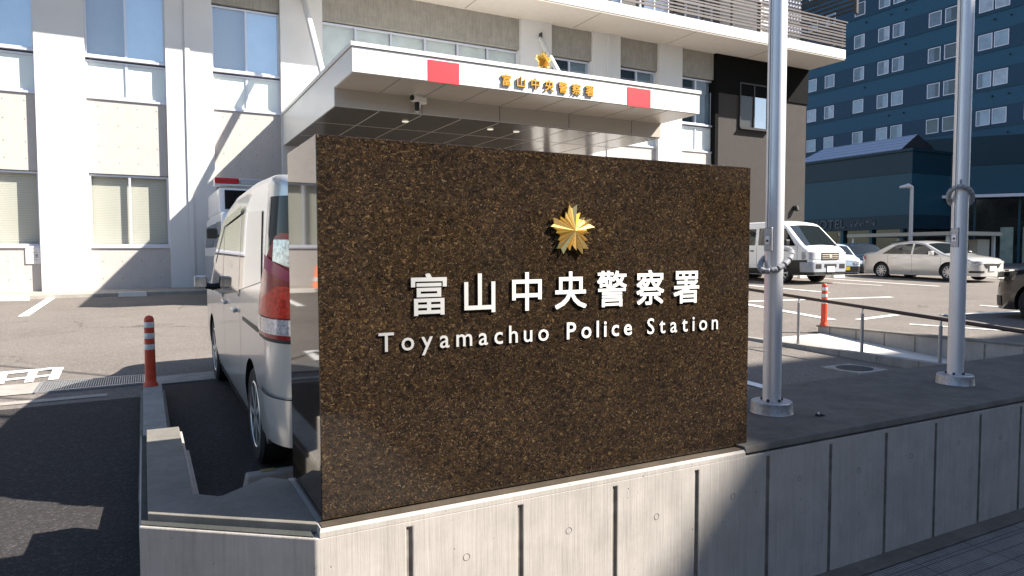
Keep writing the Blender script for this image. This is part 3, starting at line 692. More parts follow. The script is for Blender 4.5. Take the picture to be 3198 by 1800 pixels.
# dark right-hand block
mb = MB(); mb.box(19.52, 24.60, 20.02, 32, .4, 7.72); mb.build('end_wall', M['taupe'], ps)
mb = MB(); mb.box(19.47, 24.66, 19.97, 32.05, 7.72, SOF); mb.build('black_fascia', M['blackp'], ps, bevel=.02)
mb = MB(); mb.box(19.44, 19.60, 19.95, 20.2, .6, 7.72); mb.build('black_corner', M['blackp'], ps)
window(20.72, 22.30, 6.45, 8.22, [.5], [('panel2', 'curt'), ('paneb', 'curt')], y=19.99, fmat='darkm', fr=.05)
mb = MB(); mb.tube([(23.95, 20.0, 3.42), (23.95, 19.88, 3.42), (23.95, 19.84, 3.30)], [.10, .11, .08], 14); mb.build('vent_hood', M['black'], ps, smooth=40)
# body behind, upper storeys
mb = MB(); mb.box(-20, 19.5, 20.9, 34, .3, SOF); mb.build('rear_mass', M['room'], ps)
SY = 18.35
mb = MB(); mb.box(-20, 24.72, SY, 34, SOF, SOF + .05); mb.build('soffit', M['soff'], ps)
mb = MB(); mb.box(-20, 24.74, SY - .02, 34, SOF + .05, SOF + .40); mb.build('balcony_slab', M['pil'], ps)
mb = MB()
for x in (5, 9, 13, 17, 21): mb.box(x, x + .02, SY + .02, 20.0, SOF - .006, SOF - .001)
mb.build('soffit_seam', M['seam'], ps)
mb = MB(); mb.box(-20, 22.2, 22.6, 34, SOF + .4, 16); mb.build('upper_wall', M['upw'], ps)
for k in range(9):
    a = 1.0 + 2.4 * k
    window(a, a + 1.5, SOF + .9, SOF + 2.9, [.5], [('paneb', 'room'), ('pane', 'curt')], y=22.55, fmat='frame')
# louvred balcony screen
rl = MB()
zt = [SOF + .52 + .117 * k for k in range(8)]
for i, z in enumerate(zt):
    for a, b in ((-2, 24.75),):
        rl.box(a, b, SY - .005, SY + .028, z, z + (.052 if i % 3 else .075))
rl.box(-2, 24.85, SY - .02, SY + .06, zt[-1] + .12, zt[-1] + .165)
rl.build('louvre_rail', M['brown'], ps)
mb = MB()
for z in zt: mb.box(24.70, 24.74, SY + .1, 22.6, z, z + .055)
mb.box(24.69, 24.76, SY, 22.6, zt[-1] + .12, zt[-1] + .165)
mb.build('louvre_rail', M['brown'], ps)
mb = MB()
for k in range(17):
    x = 23.9 - 1.32 * k; wdt = .06 if k % 3 else .14
    mb = MB(); mb.box(x, x + wdt, SY + .035, SY + .085, SOF + .4, zt[-1] + .12); mb.build('louvre_post', M['darkm'], ps)
mb = MB()
for k in range(8):
    x = 3.2 + 2.7 * k; mb.box(x, x + .78, 21.2, 21.6, SOF + .4, SOF + 1.05)
mb.build('condenser', M['canw'], ps)
# louvre screen of the storey above, on the end
mb = MB()
for k in range(14):
    z = 11.35 + .19 * k; mb.box(25.6, 25.66, 18.6, 24, z, z + .085)
mb.box(25.58, 25.70, 18.5, 18.62, 11.2, 14.2)
mb.build('end_louvre', M['darkm'], ps)
mb = MB(); mb.box(22.2, 24.6, 20.4, 34, SOF + .4, 15); mb.build('stair_wall', M['conc'], ps)
mb = MB()
for k in range(16): mb.box(22.4, 24.62, 20.36, 20.395, SOF + .9 + .17 * k, SOF + .96 + .17 * k)
mb.build('stair_louvre', M['frame'], ps)
# notice board on the wall
t = thing('notice_board', 'small white notice sheet on the concrete under the left window', 'notice', (-2.34, 20.1, 1.5))
mb = MB(); mb.box(-2.50, -2.19, 20.12, 20.147, 1.33, 1.74); mb.build('board', M['canw'], t, bevel=.004)
mb = MB()
for k in range(4): mb.box(-2.45, -2.25, 20.116, 20.119, 1.42 + .06 * k, 1.432 + .06 * k)
mb.box(-2.30, -2.25, 20.116, 20.119, 1.50, 1.56); mb.build('print', M['steel'], t)
# wheel stops at the foot of the wall
def stop_block(x, y, label, yel=False, wd=.62, rz=0, grp='concrete wheel stops'):
    z = lotz(x, y); t = thing('wheel_stop', label, 'wheel stop', (x, y, z), grp, local=True, rot=(0, 0, rz))
    mb = MB(); mb.slab([(-wd / 2, -.075, 0), (wd / 2, -.075, 0), (wd / 2, .075, 0), (-wd / 2, .075, 0)], [(-wd / 2 + .02, -.05, .115), (wd / 2 - .02, -.05, .115), (wd / 2 - .02, .05, .115), (-wd / 2 + .02, .05, .115)])
    mb.build('block', M['rampc'] if not yel else M['curbc'], t, bevel=.01)
    if yel:
        mb = MB(); mb.box(-wd / 2 + .10, -wd / 2 + .18, .0, .052, .1152, .1175); mb.build('yellow_mark', M['yellow'], t)
    return t
stop_block(-2.62, 18.45, 'pale concrete wheel stop at the foot of the facade at the left edge', wd=.75)
stop_block(-.25, 18.45, 'pale concrete wheel stop half in shade at the foot of the facade', wd=.6)
stop_block(.83, 4.17, 'dark wheel stop with a yellow mark behind the silver van', True, .72)
stop_block(20.1, 16.3, 'wheel stop beside the front of the white van', wd=.6)
stop_block(21.3, 15.9, 'wheel stop just behind the sedan', wd=.6)

# ------------------------------------------------------------------ canopy
cn = thing('entrance_canopy', 'deep white porch canopy with two red panels and gold kanji lettering', 'canopy', (7.7, 16, 4.5))
CX0, CX1, CY0 = 3.5, 12.0, 12.85
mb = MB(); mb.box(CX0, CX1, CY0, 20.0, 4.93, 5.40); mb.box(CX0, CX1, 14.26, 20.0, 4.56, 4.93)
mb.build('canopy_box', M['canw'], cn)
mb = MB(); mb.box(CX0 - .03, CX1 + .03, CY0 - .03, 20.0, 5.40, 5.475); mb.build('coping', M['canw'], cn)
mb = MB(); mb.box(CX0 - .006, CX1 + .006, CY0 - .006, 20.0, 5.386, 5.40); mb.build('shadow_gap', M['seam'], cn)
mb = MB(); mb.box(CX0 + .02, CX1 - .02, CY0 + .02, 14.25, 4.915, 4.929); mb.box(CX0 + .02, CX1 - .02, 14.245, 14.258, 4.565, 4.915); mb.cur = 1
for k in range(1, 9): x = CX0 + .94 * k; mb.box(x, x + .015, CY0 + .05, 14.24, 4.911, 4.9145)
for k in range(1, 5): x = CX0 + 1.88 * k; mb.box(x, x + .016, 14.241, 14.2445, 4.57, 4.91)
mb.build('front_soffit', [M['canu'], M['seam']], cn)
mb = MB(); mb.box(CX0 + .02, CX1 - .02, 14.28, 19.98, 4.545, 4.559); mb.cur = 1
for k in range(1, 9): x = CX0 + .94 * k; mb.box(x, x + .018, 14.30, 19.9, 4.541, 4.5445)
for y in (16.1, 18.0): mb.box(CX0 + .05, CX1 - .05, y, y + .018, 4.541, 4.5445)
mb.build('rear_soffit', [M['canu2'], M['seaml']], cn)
for a in (4.99, 9.83):
    mb = MB(); mb.box(a, a + .66, CY0 - .012, CY0 - .001, 4.915, 5.335); mb.build('red_panel', M['red'], cn)
size = .232 / kh
for i, ch in enumerate(KAN):
    me, bb = glyph(ch, size, .016); cx = 6.70 + .3445 * i
    place(me, cx - (bb[0][0] + bb[0][1]) / 2, CY0 - .030, 5.01 - bbF[1][0] * size, M['goldl'], cn, 'kanji_letter', M['goldd'], .0035)
emblem((7.62, CY0 + .02, 5.655), .195, .10, M['gold'], 'gold_emblem', cn, .03)
mb = MB(); mb.box(7.59, 7.65, CY0 + .06, CY0 + .12, 5.47, 5.62); mb.build('emblem_stand', M['darkm'], cn)
for x in (5.30, 7.44, 8.15):
    mb = MB(); mb.lathe([(.075, .0), (.075, .012), (.06, .014)], (x, 15.08, 4.528), 24); mb.build('downlight', M['ltdisc'], cn)
for x in (4.10, 11.69):
    mb = MB(); mb.tube([(x, 19.95, 8.60), (x, 17.35, 5.47)], .085, 20); tr = mb.build('tie_rod', M['pil'], cn, smooth=40)
    mb = MB(); mb.box(x - .02, x + .02, 19.85, 20.0, 8.48, 8.78); mb.build('bracket', M['darkm'], tr)
# lower front posts
mb = MB(); mb.box(11.6, 11.95, 19.2, 19.6, .6, 4.55); mb.build('post', M['pil'], cn)
# surveillance camera
t = thing('security_camera', 'white bullet security camera with a black arm under the canopy front', 'camera', (5.25, 14.1, 4.8))
cq = Vector((5.255, 14.08, 4.825)); dx = Vector((-.86, -.42, .03)).normalized()
mb = MB(); mb.obox(cq, dx * .19, dx.cross(Vector((0, 0, 1))).normalized() * .065, (0, 0, .068)); mb.build('housing', M['canw'], t, bevel=.02)
mb = MB(); mb.tube([cq + dx * .18, cq + dx * .215], .056, 16); mb.build('lens', M['black'], t)
mb = MB(); mb.obox(cq + dx * .01 + Vector((0, 0, .078)), dx * .215, dx.cross(Vector((0, 0, 1))).normalized() * .064, (0, 0, .006)); mb.build('sun_hood', M['canw'], t)
mb = MB(); mb.tube([cq + Vector((.04, .05, -.05)), cq + Vector((.03, .16, -.16)), cq + Vector((.0, .17, -.24))], .04, 12); mb.build('bracket', M['canw'], t, smooth=40)
mb = MB(); mb.lathe([(.045, -.24), (.050, -.2), (.050, -.06), (.04, -.045)], cq + dx * .06 + Vector((0, -.01, 0)), 18); mb.build('infrared_lamp', M['black'], t, smooth=40)

# ================================================================== CARS
def smoothf(pts, wd):
    ys = np.array([p[0] for p in pts]); zs = np.array([p[1] for p in pts])
    def f(y):
        k = np.linspace(-wd, wd, 9); return float(np.mean(np.interp(y + k, ys, zs)))
    return f
class Car:
    def __init__(s, L, W, H, top, belt, tumble, Rr=.16, Rf=.25, Lf=.22, Lr=None, zb=.2, crown=.04, rr=.09, wd=.10, bulge=.05):
        s.L, s.W, s.H, s.zb, s.crown, s.rr = L, W, H, zb, crown, rr; s.Lr = Lr or Rr; s.zlift = lambda y: 0
        s.top = smoothf(top, wd); s.belt = smoothf(belt, .1); s.tumble, s.Rr, s.Rf, s.Lf, s.bulge = tumble, Rr, Rf, Lf, bulge
    def hw(s, y):
        h = s.W / 2; a = s.L / 2
        if y < -a + s.Rr: t = min(1, (-a + s.Rr - y) / s.Rr); h -= s.Lr * (1 - math.sqrt(1 - t * t))
        if y > a - s.Rf: t = min(1, (y - a + s.Rf) / s.Rf); h -= s.Lf * (1 - math.sqrt(max(0, 1 - t * t * .96)))
        return h
    def sx(s, y, z):
        b = s.belt(y); f = 1.0
        if z < s.zb + .35: f -= s.bulge * ((s.zb + .35 - z) / .35) ** 2
        if z > b: f -= s.tumble * ((z - b) / max(.2, s.H - b)) ** 1.25
        return s.hw(y) * f
    def section(s, y):
        zt = s.top(y); zc = zt - s.crown - s.rr; z0 = s.zb + s.zlift(y); out = []
        for i in range(13):
            z = z0 + (zc - z0) * i / 12; out.append((s.sx(y, z), z))
        x0 = s.sx(y, zc) - s.rr
        for k in range(1, 6):
            a = math.pi / 2 * k / 5; out.append((x0 + s.rr * math.cos(a), zc + s.rr * math.sin(a)))
        for k in range(1, 6):
            u = 1 - k / 5; out.append((x0 * u, zt - s.crown * u * u))
        return out
    def ys(s):
        a = s.L / 2; e = [-a + s.Rr * (1 - math.cos(math.pi / 2 * k / 8)) * 1.0 for k in range(9)]
        f = [a - s.Rf * (1 - math.sin(math.pi / 2 * k / 8)) for k in range(9)]
        return e + list(np.linspace(-a + s.Rr, a - s.Rf, 46)[1:-1]) + f
    def body(s):
        mb = MB(); rows = []
        for y in s.ys():
            h = s.section(y); full = [(x, y, z) for x, z in h] + [(-x, y, z) for x, z in h[-2::-1]]; rows.append(full)
        n = len(rows[0]); mb.v = [p for r in rows for p in r]
        for i in range(len(rows) - 1):
            for j in range(n): a = i * n + j; b = i * n + (j + 1) % n; mb.f.append([a, b, b + n, a + n]); mb.mi.append(0)
        mb.f.append(list(range(n))); mb.f.append([(len(rows) - 1) * n + j for j in range(n)][::-1]); mb.mi += [0, 0]
        return mb
    def side(s, q, off=.006, sides=(1, -1), nu=8, nv=6):      # q: four (y,z): bottom-rear, bottom-front, top-front, top-rear
        out = []
        for sg_ in sides:
            P = []; mb = MB()
            for j in range(nv):
                v = j / (nv - 1); row = []
                for i in range(nu):
                    u = i / (nu - 1)
                    y = (q[0][0] * (1 - u) + q[1][0] * u) * (1 - v) + (q[3][0] * (1 - u) + q[2][0] * u) * v
                    z = (q[0][1] * (1 - u) + q[1][1] * u) * (1 - v) + (q[3][1] * (1 - u) + q[2][1] * u) * v
                    row.append((sg_ * (s.sx(y, z) + off), y, z))
                P.append(row)
            out.append(mb.grid(P))
        return out
    def across(s, y0, y1, u0, u1, off=.006, inset=.0, nu=12, nv=8):   # patch on roof/windscreen/bonnet; u in -1..1 at each end (pair = half widths)
        mb = MB(); P = []
        for j in range(nv):
            v = j / (nv - 1); y = y0 + (y1 - y0) * v; zt = s.top(y); x0 = s.sx(y, zt - s.crown - s.rr) - s.rr
            dz = (s.top(y + .02) - s.top(y - .02)) / .04; nl = math.hypot(1, dz); h = u0 + (u1 - u0) * v
            P.append([(x0 * h * (2 * i / (nu - 1) - 1), y - dz / nl * off, zt - s.crown * (h * (2 * i / (nu - 1) - 1)) ** 2 + off / nl) for i in range(nu)])
        return mb.grid(P)
    def wrap(s, yside, xend, z0, z1, off, zfun0=None, zfun1=None, sides=(1,), rear=True, nu=16, nv=8):
        # patch that wraps round the rear (or front) corner: from y=yside on the flank to x=xend on the end face
        path = []
        a = s.L / 2; Rc = s.Rr if rear else s.Rf; sgn = -1 if rear else 1
        yc = sgn * (a - Rc)
        if (yside - yc) * sgn < 0: path += [('y', yside + (yc - yside) * k / 3) for k in range(3)]
        y1 = yc if (yside - yc) * sgn < 0 else yside
        for k in range(9):
            ang = math.pi / 2 * k / 8; yy = sgn * (a - Rc + Rc * math.sin(ang))
            if (yy - y1) * sgn >= -1e-6: path.append(('y', yy))
        path += [('x', k / 4) for k in range(1, 5)]
        n = len(path); out = []
        for sd in sides:
            P = []; mb = MB()
            for j in range(nv):
                v = j / (nv - 1); row = []
                for i, (kd, val) in enumerate(path):
                    u = i / (n - 1)
                    za = zfun0(u) if zfun0 else z0; zb_ = zfun1(u) if zfun1 else z1; z = za + (zb_ - za) * v
                    if kd == 'y':
                        f = max(0, min(1, ((val * sgn) - (a - Rc)) / Rc)); x = s.sx(val, z) + off * math.cos(f * 1.4); y = val + sgn * off * math.sin(f * 1.57)
                    else:
                        xe = s.sx(sgn * a, z); x = xe + (xend - xe) * val; y = sgn * (a + off)
                    row.append((sd * x, y, z))
                P.append(row)
            out.append(mb.grid(P))
        return out
def wheel(t, x, y, r, wdt, spokes, rimmat='rim', hub=.64):
    sd = 1 if x > 0 else -1
    mb = MB(); prof = [(r * .66, -wdt * .46), (r * .9, -wdt * .5), (r * .985, -wdt * .40), (r, -wdt * .2), (r, wdt * .2), (r * .985, wdt * .40), (r * .9, wdt * .5), (r * .66, wdt * .46), (r * .62, wdt * .3)]
    mb.lathe(prof, (x, y, r), 36, 'x'); wo = mb.build('wheel', M['tyre'], t, smooth=35)
    o = sd * wdt * .40
    mb = MB(); mb.lathe([(r * .56, o * .3), (r * .655, o * 1.05), (r * .69, o * 1.16), (r * .66, o * 1.22), (r * .61, o * 1.0), (r * .57, o * .2)], (x, y, r), 36, 'x')
    for k in range(spokes):
        a = 2 * math.pi * k / spokes; d = Vector((0, math.cos(a), math.sin(a))); q = Vector((0, -math.sin(a), math.cos(a)))
        c = Vector((x + o * 1.02, y, r)); mb.obox(c + d * r * .35, (sd * .012, 0, 0), q * r * .055, d * r * .28)
    mb.lathe([(r * .14, o * .7), (r * .15, o * 1.02), (r * .08, o * 1.1)], (x, y, r), 18, 'x')
    ro = mb.build('rim', M[rimmat], None, smooth=35); ro.parent = wo
    mb = MB(); mb.lathe([(r * .60, 0), (r * .60, sd * .01)], (x + o * .1, y, r), 30, 'x'); b = mb.build('brake_shadow', M['black']); b.parent = wo
    return wo
def assemble(name, label, cat, c, loc, rot, paint, wheels, wr, ww, spokes, group=None, rimmat='rim'):
    t = thing(name, label, cat, loc, group, local=True, rot=rot)
    b = c.body().build('body', [paint, M['black']], t, smooth=32)
    cut = MB()
    for y in wheels:
        for sd in (1, -1): cut.lathe([(wr * 1.14, 0), (wr * 1.14, sd * .6)], (sd * (c.W / 2 - .26), y, wr * 1.02), 40, 'x')
    co = cut.build('arch_cutter', M['black']); co.parent = t
    bo = b.modifiers.new('arch', 'BOOLEAN'); bo.operation = 'DIFFERENCE'; bo.object = co; bo.solver = 'EXACT'; bo.material_mode = 'TRANSFER'
    settle(b); bpy.data.objects.remove(co)
    for y in wheels:
        for sd in (1, -1): wheel(t, sd * (c.W / 2 - ww * .5 - .012), y, wr, ww, spokes, rimmat)
    return t, b
def sub(mb, name, mat, t, **k):
    return [q.build(name, M[mat], t, **k) for q in mb] if isinstance(mb, list) else mb.build(name, M[mat], t, **k)
def mirror(t, c, y, z, mat, s=1.0, sides=(1, -1)):
    for sd in sides:
        mb = MB(); x = c.sx(y, z); mb.tube([(sd * (x - .02), y, z - .03), (sd * (x + .07), y + .01, z - .01)], .03, 8)
        mo = sub(mb, 'mirror', 'black', t)
        mb = MB(); mb.obox((sd * (x + .03 + .125 * s), y + .01, z + .03), (.085 * s, 0, 0), (0, .05 * s, 0), (0, 0, .085 * s)); h = mb.build('mirror_shell', M[mat] if isinstance(mat, str) else mat, None, bevel=.03 * s); h.parent = mo
        mb = MB(); mb.obox((sd * (x + .03 + .125 * s), y - .047 * s, z + .03), (.07 * s, 0, 0), (0, .006, 0), (0, 0, .07 * s)); h = mb.build('mirror_glass', M['chrome'], None); h.parent = mo

# --- the silver people carrier parked nose-in behind the sign
sv = Car(4.69, 1.70, 1.85, [(-2.345, 1.80), (-2.29, 1.835), (-2.05, 1.86), (-1.4, 1.86), (-.5, 1.815), (.15, 1.73), (.5, 1.63), (.85, 1.46), (1.5, 1.08), (1.65, 1.03), (2.1, .94), (2.3, .81), (2.345, .74)],
         [(-2.345, 1.14), (-1.3, 1.12), (-.8, 1.06), (.6, .98), (1.6, .93), (2.345, .8)], .062, Rr=.30, Lr=.15, Rf=.35, Lf=.30, zb=.20, rr=.055, crown=.03)
sv.zlift = lambda y: .14 * max(0, min(1, (-1.75 - y) / .25))
vy = 6.165; vx = 1.452
t, b = assemble('people_carrier', 'silver people carrier seen from its rear left corner beside the granite sign', 'car', sv, (vx, vy, lotz(vx, vy)), (math.atan(.028), -math.atan(.009), 0), M['silver'], (-1.415, 1.445), .318, .20, 7)
sub(sv.side([(-1.95, 1.22), (-.93, 1.10), (-.93, 1.64), (-1.86, 1.63)]), 'quarter_window', 'cgl', t, smooth=60)
sub(sv.side([(-.86, 1.08), (.18, .985), (.18, 1.57), (-.86, 1.64)]), 'sliding_door_window', 'cgl', t, smooth=60)
sub(sv.side([(.27, .97), (1.22, .95), (.74, 1.38), (.27, 1.54)]), 'front_door_window', 'cgl', t, smooth=60)
sub(sv.side([(-.93, 1.05), (-.86, 1.05), (-.86, 1.66), (-.93, 1.66)], .007), 'pillar_trim', 'gloss', t)
sub(sv.side([(.18, .955), (.27, .955), (.27, 1.57), (.18, 1.59)], .007), 'pillar_trim', 'gloss', t)
sub(sv.side([(-.95, 1.635), (.25, 1.545), (.25, 1.60), (-.95, 1.69)], .016, nv=3), 'window_visor', 'cgl2', t)
sub(sv.side([(.25, 1.535), (1.00, 1.20), (1.0, 1.25), (.25, 1.60)], .016, nv=3), 'window_visor', 'cgl2', t)
sub(sv.side([(1.22, .93), (1.40, .93), (.84, 1.40), (.74, 1.40)], .004), 'a_pillar_trim', 'gloss', t)
sub(sv.side([(-1.80, .905), (-1.05, .90), (-1.05, .925), (-1.80, .935)], .003, nv=3), 'door_rail_slot', 'black', t)
for yy in (-.90, .225, 1.30):
    sub(sv.side([(yy - .004, .30), (yy + .004, .30), (yy + .004, .97), (yy - .004, .97)], .0015, nu=2, nv=10), 'shut_line', 'black', t)
for yy in (-.62, .06):
    mb = MB(); q = sv.sx(yy, .93)
    for sd in (1, -1): mb = MB(); mb.box(min(sd * q, sd * (q + .028)), max(sd * q, sd * (q + .028)), yy - .09, yy + .09, .915, .945); mb.build('door_handle', M['silver'], t, bevel=.008)
sub(sv.side([(-1.02, .225), (1.06, .225), (1.06, .25), (-1.02, .25)], .006, nv=3), 'sill_trim', 'chrome', t)
sub(sv.side([(-1.02, .18), (1.06, .18), (1.06, .224), (-1.02, .224)], .003, nv=3), 'sill_skirt', 'black', t)
sub(sv.across(.56, 1.46, .95, .97), 'windscreen', 'cgl', t, smooth=60)
# rear end
L2 = sv.L / 2
mb = MB(); mb.box(-.60, .60, -L2 - .008, -L2 - .002, 1.06, 1.70); mb.build('rear_window', M['cgl2'], t)
sub(sv.wrap(-2.10, .55, 0, 0, .006, lambda u: 1.50 - .40 * min(1, u * 1.6), lambda u: 1.70, sides=(1, -1), nv=8), 'd_pillar_glass', 'cgl2', t, smooth=60)
sub(sv.side([(-2.19, 1.44), (-2.13, 1.30), (-2.10, 1.56), (-2.16, 1.62)], .004, nu=4), 'vent_window', 'cgl', t)
tz = lambda u: 1.06 + .43 * max(0, 1 - (max(0, u - .30) / .62) ** 2.2)          # top outline of the lamp
def lampz(u): return 1.0
YL = -1.86                                                                     # how far the lamp runs along the flank
def lamp(name, mat, ya, yb, z0, z1, off, **k): sub(sv.wrap(ya, yb, 0, 0, off, z0, z1, sides=(1, -1), **k), name, mat, t, smooth=60)
lamp('tail_lamp', 'lampr', -1.90, .645, lambda u: .925, lambda u: 1.03 + (1.50 - 1.03) * min(1, u / .42) ** .8 - .12 * max(0, u - .55), .012, nv=10)
lamp('brake_lens', 'lampo', -1.95, .765, lambda u: 1.045, lambda u: 1.055 + .16 * min(1, u / .45), .019, nv=6)
lamp('tail_lamp_edge', 'lampm', -2.10, .675, lambda u: 1.235 + .16 * max(0, .45 - u) - .05 * max(0, u - .6), lambda u: 1.275 + .20 * max(0, .55 - u) - .05 * max(0, u - .6), .020, nv=4)
lamp('clear_lens', 'lampc', -2.185, .690, lambda u: 1.30 + .10 * max(0, .5 - u) - .08 * max(0, u - .5), lambda u: 1.465 - .14 * max(0, u - .4), .021, nv=6)
lamp('reversing_lens', 'lampc', -1.92, .755, lambda u: .950, lambda u: 1.035, .020, nv=4)
lamp('lamp_gasket', 'black', -1.90, .60, lambda u: .905, lambda u: .927, .010, nv=3)
for sd in (-1, 1): mb = MB(); mb.box(sd * .632 - .014, sd * .632 + .014, -L2 - .014, -L2 + .01, .91, 1.42); sub(mb, 'lamp_gasket', 'black', t)
lamp('rear_bumper', 'silver', -1.86, .0, lambda u: .335, lambda u: .60, .016, nv=8)
lamp('bumper_seam', 'black', -1.86, .0, lambda u: .598, lambda u: .605, .0175, nv=2)
for sd in (-1, 1): mb = MB(); mb.tube([(sd * .58, -L2 - .010, .52), (sd * .58, -L2 - .020, .52)], .017, 16); sub(mb, 'parking_sensor', 'rim', t)
mb = MB(); mb.slab([(-.62, -L2 - .024, .33), (.62, -L2 - .024, .33), (.62, -L2 - .01, .33), (-.62, -L2 - .01, .33)], [(-.56, -L2 - .030, .415), (.56, -L2 - .030, .415), (.56, -L2 - .01, .415), (-.56, -L2 - .01, .415)]); mb.build('bumper_insert', M['greyp'], t, bevel=.012)
for sd in (-1, 1): mb = MB(); mb.box(sd * .655 - .005, sd * .655 + .005, -L2 - .004, -L2 + .02, .62, .92); sub(mb, 'tailgate_line', 'black', t)
mb = MB(); mb.obox((0, -L2 + .08, 1.80), (.62, 0, 0), (0, .14, .015), (0, -.002, .014)); mb.build('roof_spoiler', M['silver'], t, bevel=.01)
mirror(t, sv, 1.16, 1.00, 'silver', .68)
# --- white one-box van across the car park
wv = Car(4.7, 1.76, 1.95, [(-2.35, 1.85), (-2.2, 1.93), (-1, 1.95), (1.0, 1.95), (1.3, 1.90), (1.42, 1.82), (2.06, 1.18), (2.22, 1.08), (2.35, .96)],
         [(-2.35, 1.15), (2.35, 1.12)], .10, Rr=.10, Rf=.22, Lf=.20, zb=.26, rr=.09, wd=.06)
vh = math.pi + .03
t, b = assemble('white_van', 'white one-box van with a dark lower skirt parked beyond the left flagpole', 'van', wv, (18.20, 16.28, lotz(18.2, 16.28) - .05), (0, 0, vh), M['white'], (-1.15, 1.32), .32, .19, 8)
sub(wv.side([(.42, 1.18), (1.82, 1.15), (1.42, 1.68), (.42, 1.72)]), 'front_door_window', 'cgl', t)
sub(wv.side([(-.80, 1.18), (.30, 1.18), (.30, 1.70), (-.80, 1.70)]), 'side_window', 'cgl', t)
sub(wv.side([(-2.1, 1.18), (-.90, 1.18), (-.90, 1.70), (-2.1, 1.70)]), 'side_window', 'cgl', t)
sub(wv.across(1.44, 2.08, .94, .95), 'windscreen', 'cgl', t, smooth=60)
sub(wv.side([(-2.2, .27), (2.05, .27), (2.05, .46), (-2.2, .46)], .004), 'lower_skirt', 'black', t)
sub(wv.wrap(1.60, .0, 0, 0, .010, lambda u: .27, lambda u: .72 if u < .35 else .40, sides=(1, -1), rear=False), 'skirt_corner', 'black', t)
sub(wv.wrap(2.0, .0, 0, 0, .03, lambda u: .36, lambda u: .66, sides=(1, -1), rear=False), 'front_bumper', 'greyp', t, smooth=60)
sub(wv.wrap(2.05, .42, 0, 0, .014, lambda u: .74, lambda u: .96, sides=(1, -1), rear=False), 'headlight', 'lampc', t, smooth=60)
W2 = wv.L / 2
mb = MB(); mb.box(-.40, .40, W2 + .002, W2 + .02, .72, .94); g = sub(mb, 'grille', 'darkm', t)
for z in (.765, .82, .875): mb = MB(); mb.box(-.38, .38, W2 + .02, W2 + .028, z, z + .018); o = mb.build('grille_bar', M['chrome']); o.parent = g
mb = MB(); mb.obox((0, W2 + .03, .83), (.05, 0, 0), (0, .006, 0), (0, 0, .045)); o = mb.build('badge', M['chrome'], None, bevel=.02); o.parent = g
mb = MB(); mb.box(-.27, .27, W2 + .032, W2 + .045, .50, .60); sub(mb, 'bumper_intake', 'black', t)
for sd in (-1, 1): mb = MB(); mb.box(sd * .55 - .13, sd * .55 + .13, W2 + .030, W2 + .036, .46, .60); sub(mb, 'fog_slot', 'darkm', t)
mb = MB(); mb.box(-.17, .17, W2 + .046, W2 + .056, .36, .53); pl = sub(mb, 'number_plate', 'plate', t)
mb = MB(); mb.box(-.12, -.02, W2 + .057, W2 + .059, .40, .45); mb.box(.02, .12, W2 + .057, W2 + .059, .40, .45); o = mb.build('digits', M['greyp']); o.parent = pl
for sd in (1, -1): mb = MB(); x = wv.sx(.2, 1.0); mb.box(min(sd * x, sd * (x + .02)), max(sd * x, sd * (x + .02)), .12, .24, .98, 1.02); sub(mb, 'door_handle', 'black', t)
for yy in (.36, 1.88): sub(wv.side([(yy - .006, .5), (yy + .006, .5), (yy + .006, 1.14), (yy - .006, 1.14)], .002, nu=2), 'shut_line', 'darkm', t)
mirror(t, wv, 1.62, 1.22, 'black', 1.1)
mb = MB(); mb.tube([(-.55, 2.10, 1.13), (-.5, 2.2, 1.22), (-.5, 2.26, 1.45)], .012, 8); mb.obox((-.5, 2.27, 1.5), (.05, 0, 0), (0, .02, 0), (0, 0, .05)); sub(mb, 'under_mirror', 'black', t)
mb = MB(); mb.tube([(-.3, 2.12, 1.12), (.3, 2.12, 1.15)], .012, 6); sub(mb, 'wiper', 'black', t)
# --- champagne saloon
sd_ = Car(4.55, 1.70, 1.42, [(-2.275, .86), (-2.2, .98), (-1.75, 1.04), (-1.62, 1.05), (-1.0, 1.36), (-.5, 1.42), (.0, 1.42), (.35, 1.36), (1.12, .98), (1.25, .94), (2.0, .82), (2.2, .70), (2.275, .62)],
          [(-2.275, .92), (-.5, .90), (1.2, .86), (2.275, .7)], .20, Rr=.3, Rf=.40, Lf=.38, zb=.17, rr=.07, wd=.08)
t, b = assemble('saloon_car', 'champagne saloon parked facing the street to the right of the white van', 'car', sd_, (23.74, 14.20, lotz(23.74, 14.2) - .02), (0, 0, math.pi - .10), M['beigec'], (-1.33, 1.33), .305, .19, 10); t.scale = (.93,) * 3
sub(sd_.side([(-1.28, .945), (-.10, .925), (-.10, 1.31), (-.72, 1.28)]), 'rear_door_window', 'cgl', t)
sub(sd_.side([(-.02, .925), (.98, .905), (.36, 1.26), (-.02, 1.31)]), 'front_door_window', 'cgl', t)
sub(sd_.across(.42, 1.14, .93, .97), 'windscreen', 'cgl', t, smooth=60); sub(sd_.across(-1.60, -1.02, .95, .92), 'rear_window', 'cgl', t, smooth=60)
sub(sd_.wrap(1.72, .42, 0, 0, .012, lambda u: .60, lambda u: .70 - .02 * u, sides=(1, -1), rear=False), 'headlight', 'lampc', t, smooth=60)
sub(sd_.wrap(-2.02, .45, 0, 0, .012, lambda u: .72, lambda u: .86, sides=(1, -1)), 'tail_lamp', 'lampr', t, smooth=60)
S2 = sd_.L / 2
mb = MB(); mb.slab([(-.30, S2 + .002, .46), (.30, S2 + .002, .46), (.30, S2 + .02, .46), (-.30, S2 + .02, .46)], [(-.42, S2 + .002, .60), (.42, S2 + .002, .60), (.42, S2 + .02, .60), (-.42, S2 + .02, .60)]); sub(mb, 'grille', 'darkm', t)
mb = MB(); mb.box(-.17, .17, S2 + .024, S2 + .034, .36, .52); sub(mb, 'number_plate', 'plate', t)
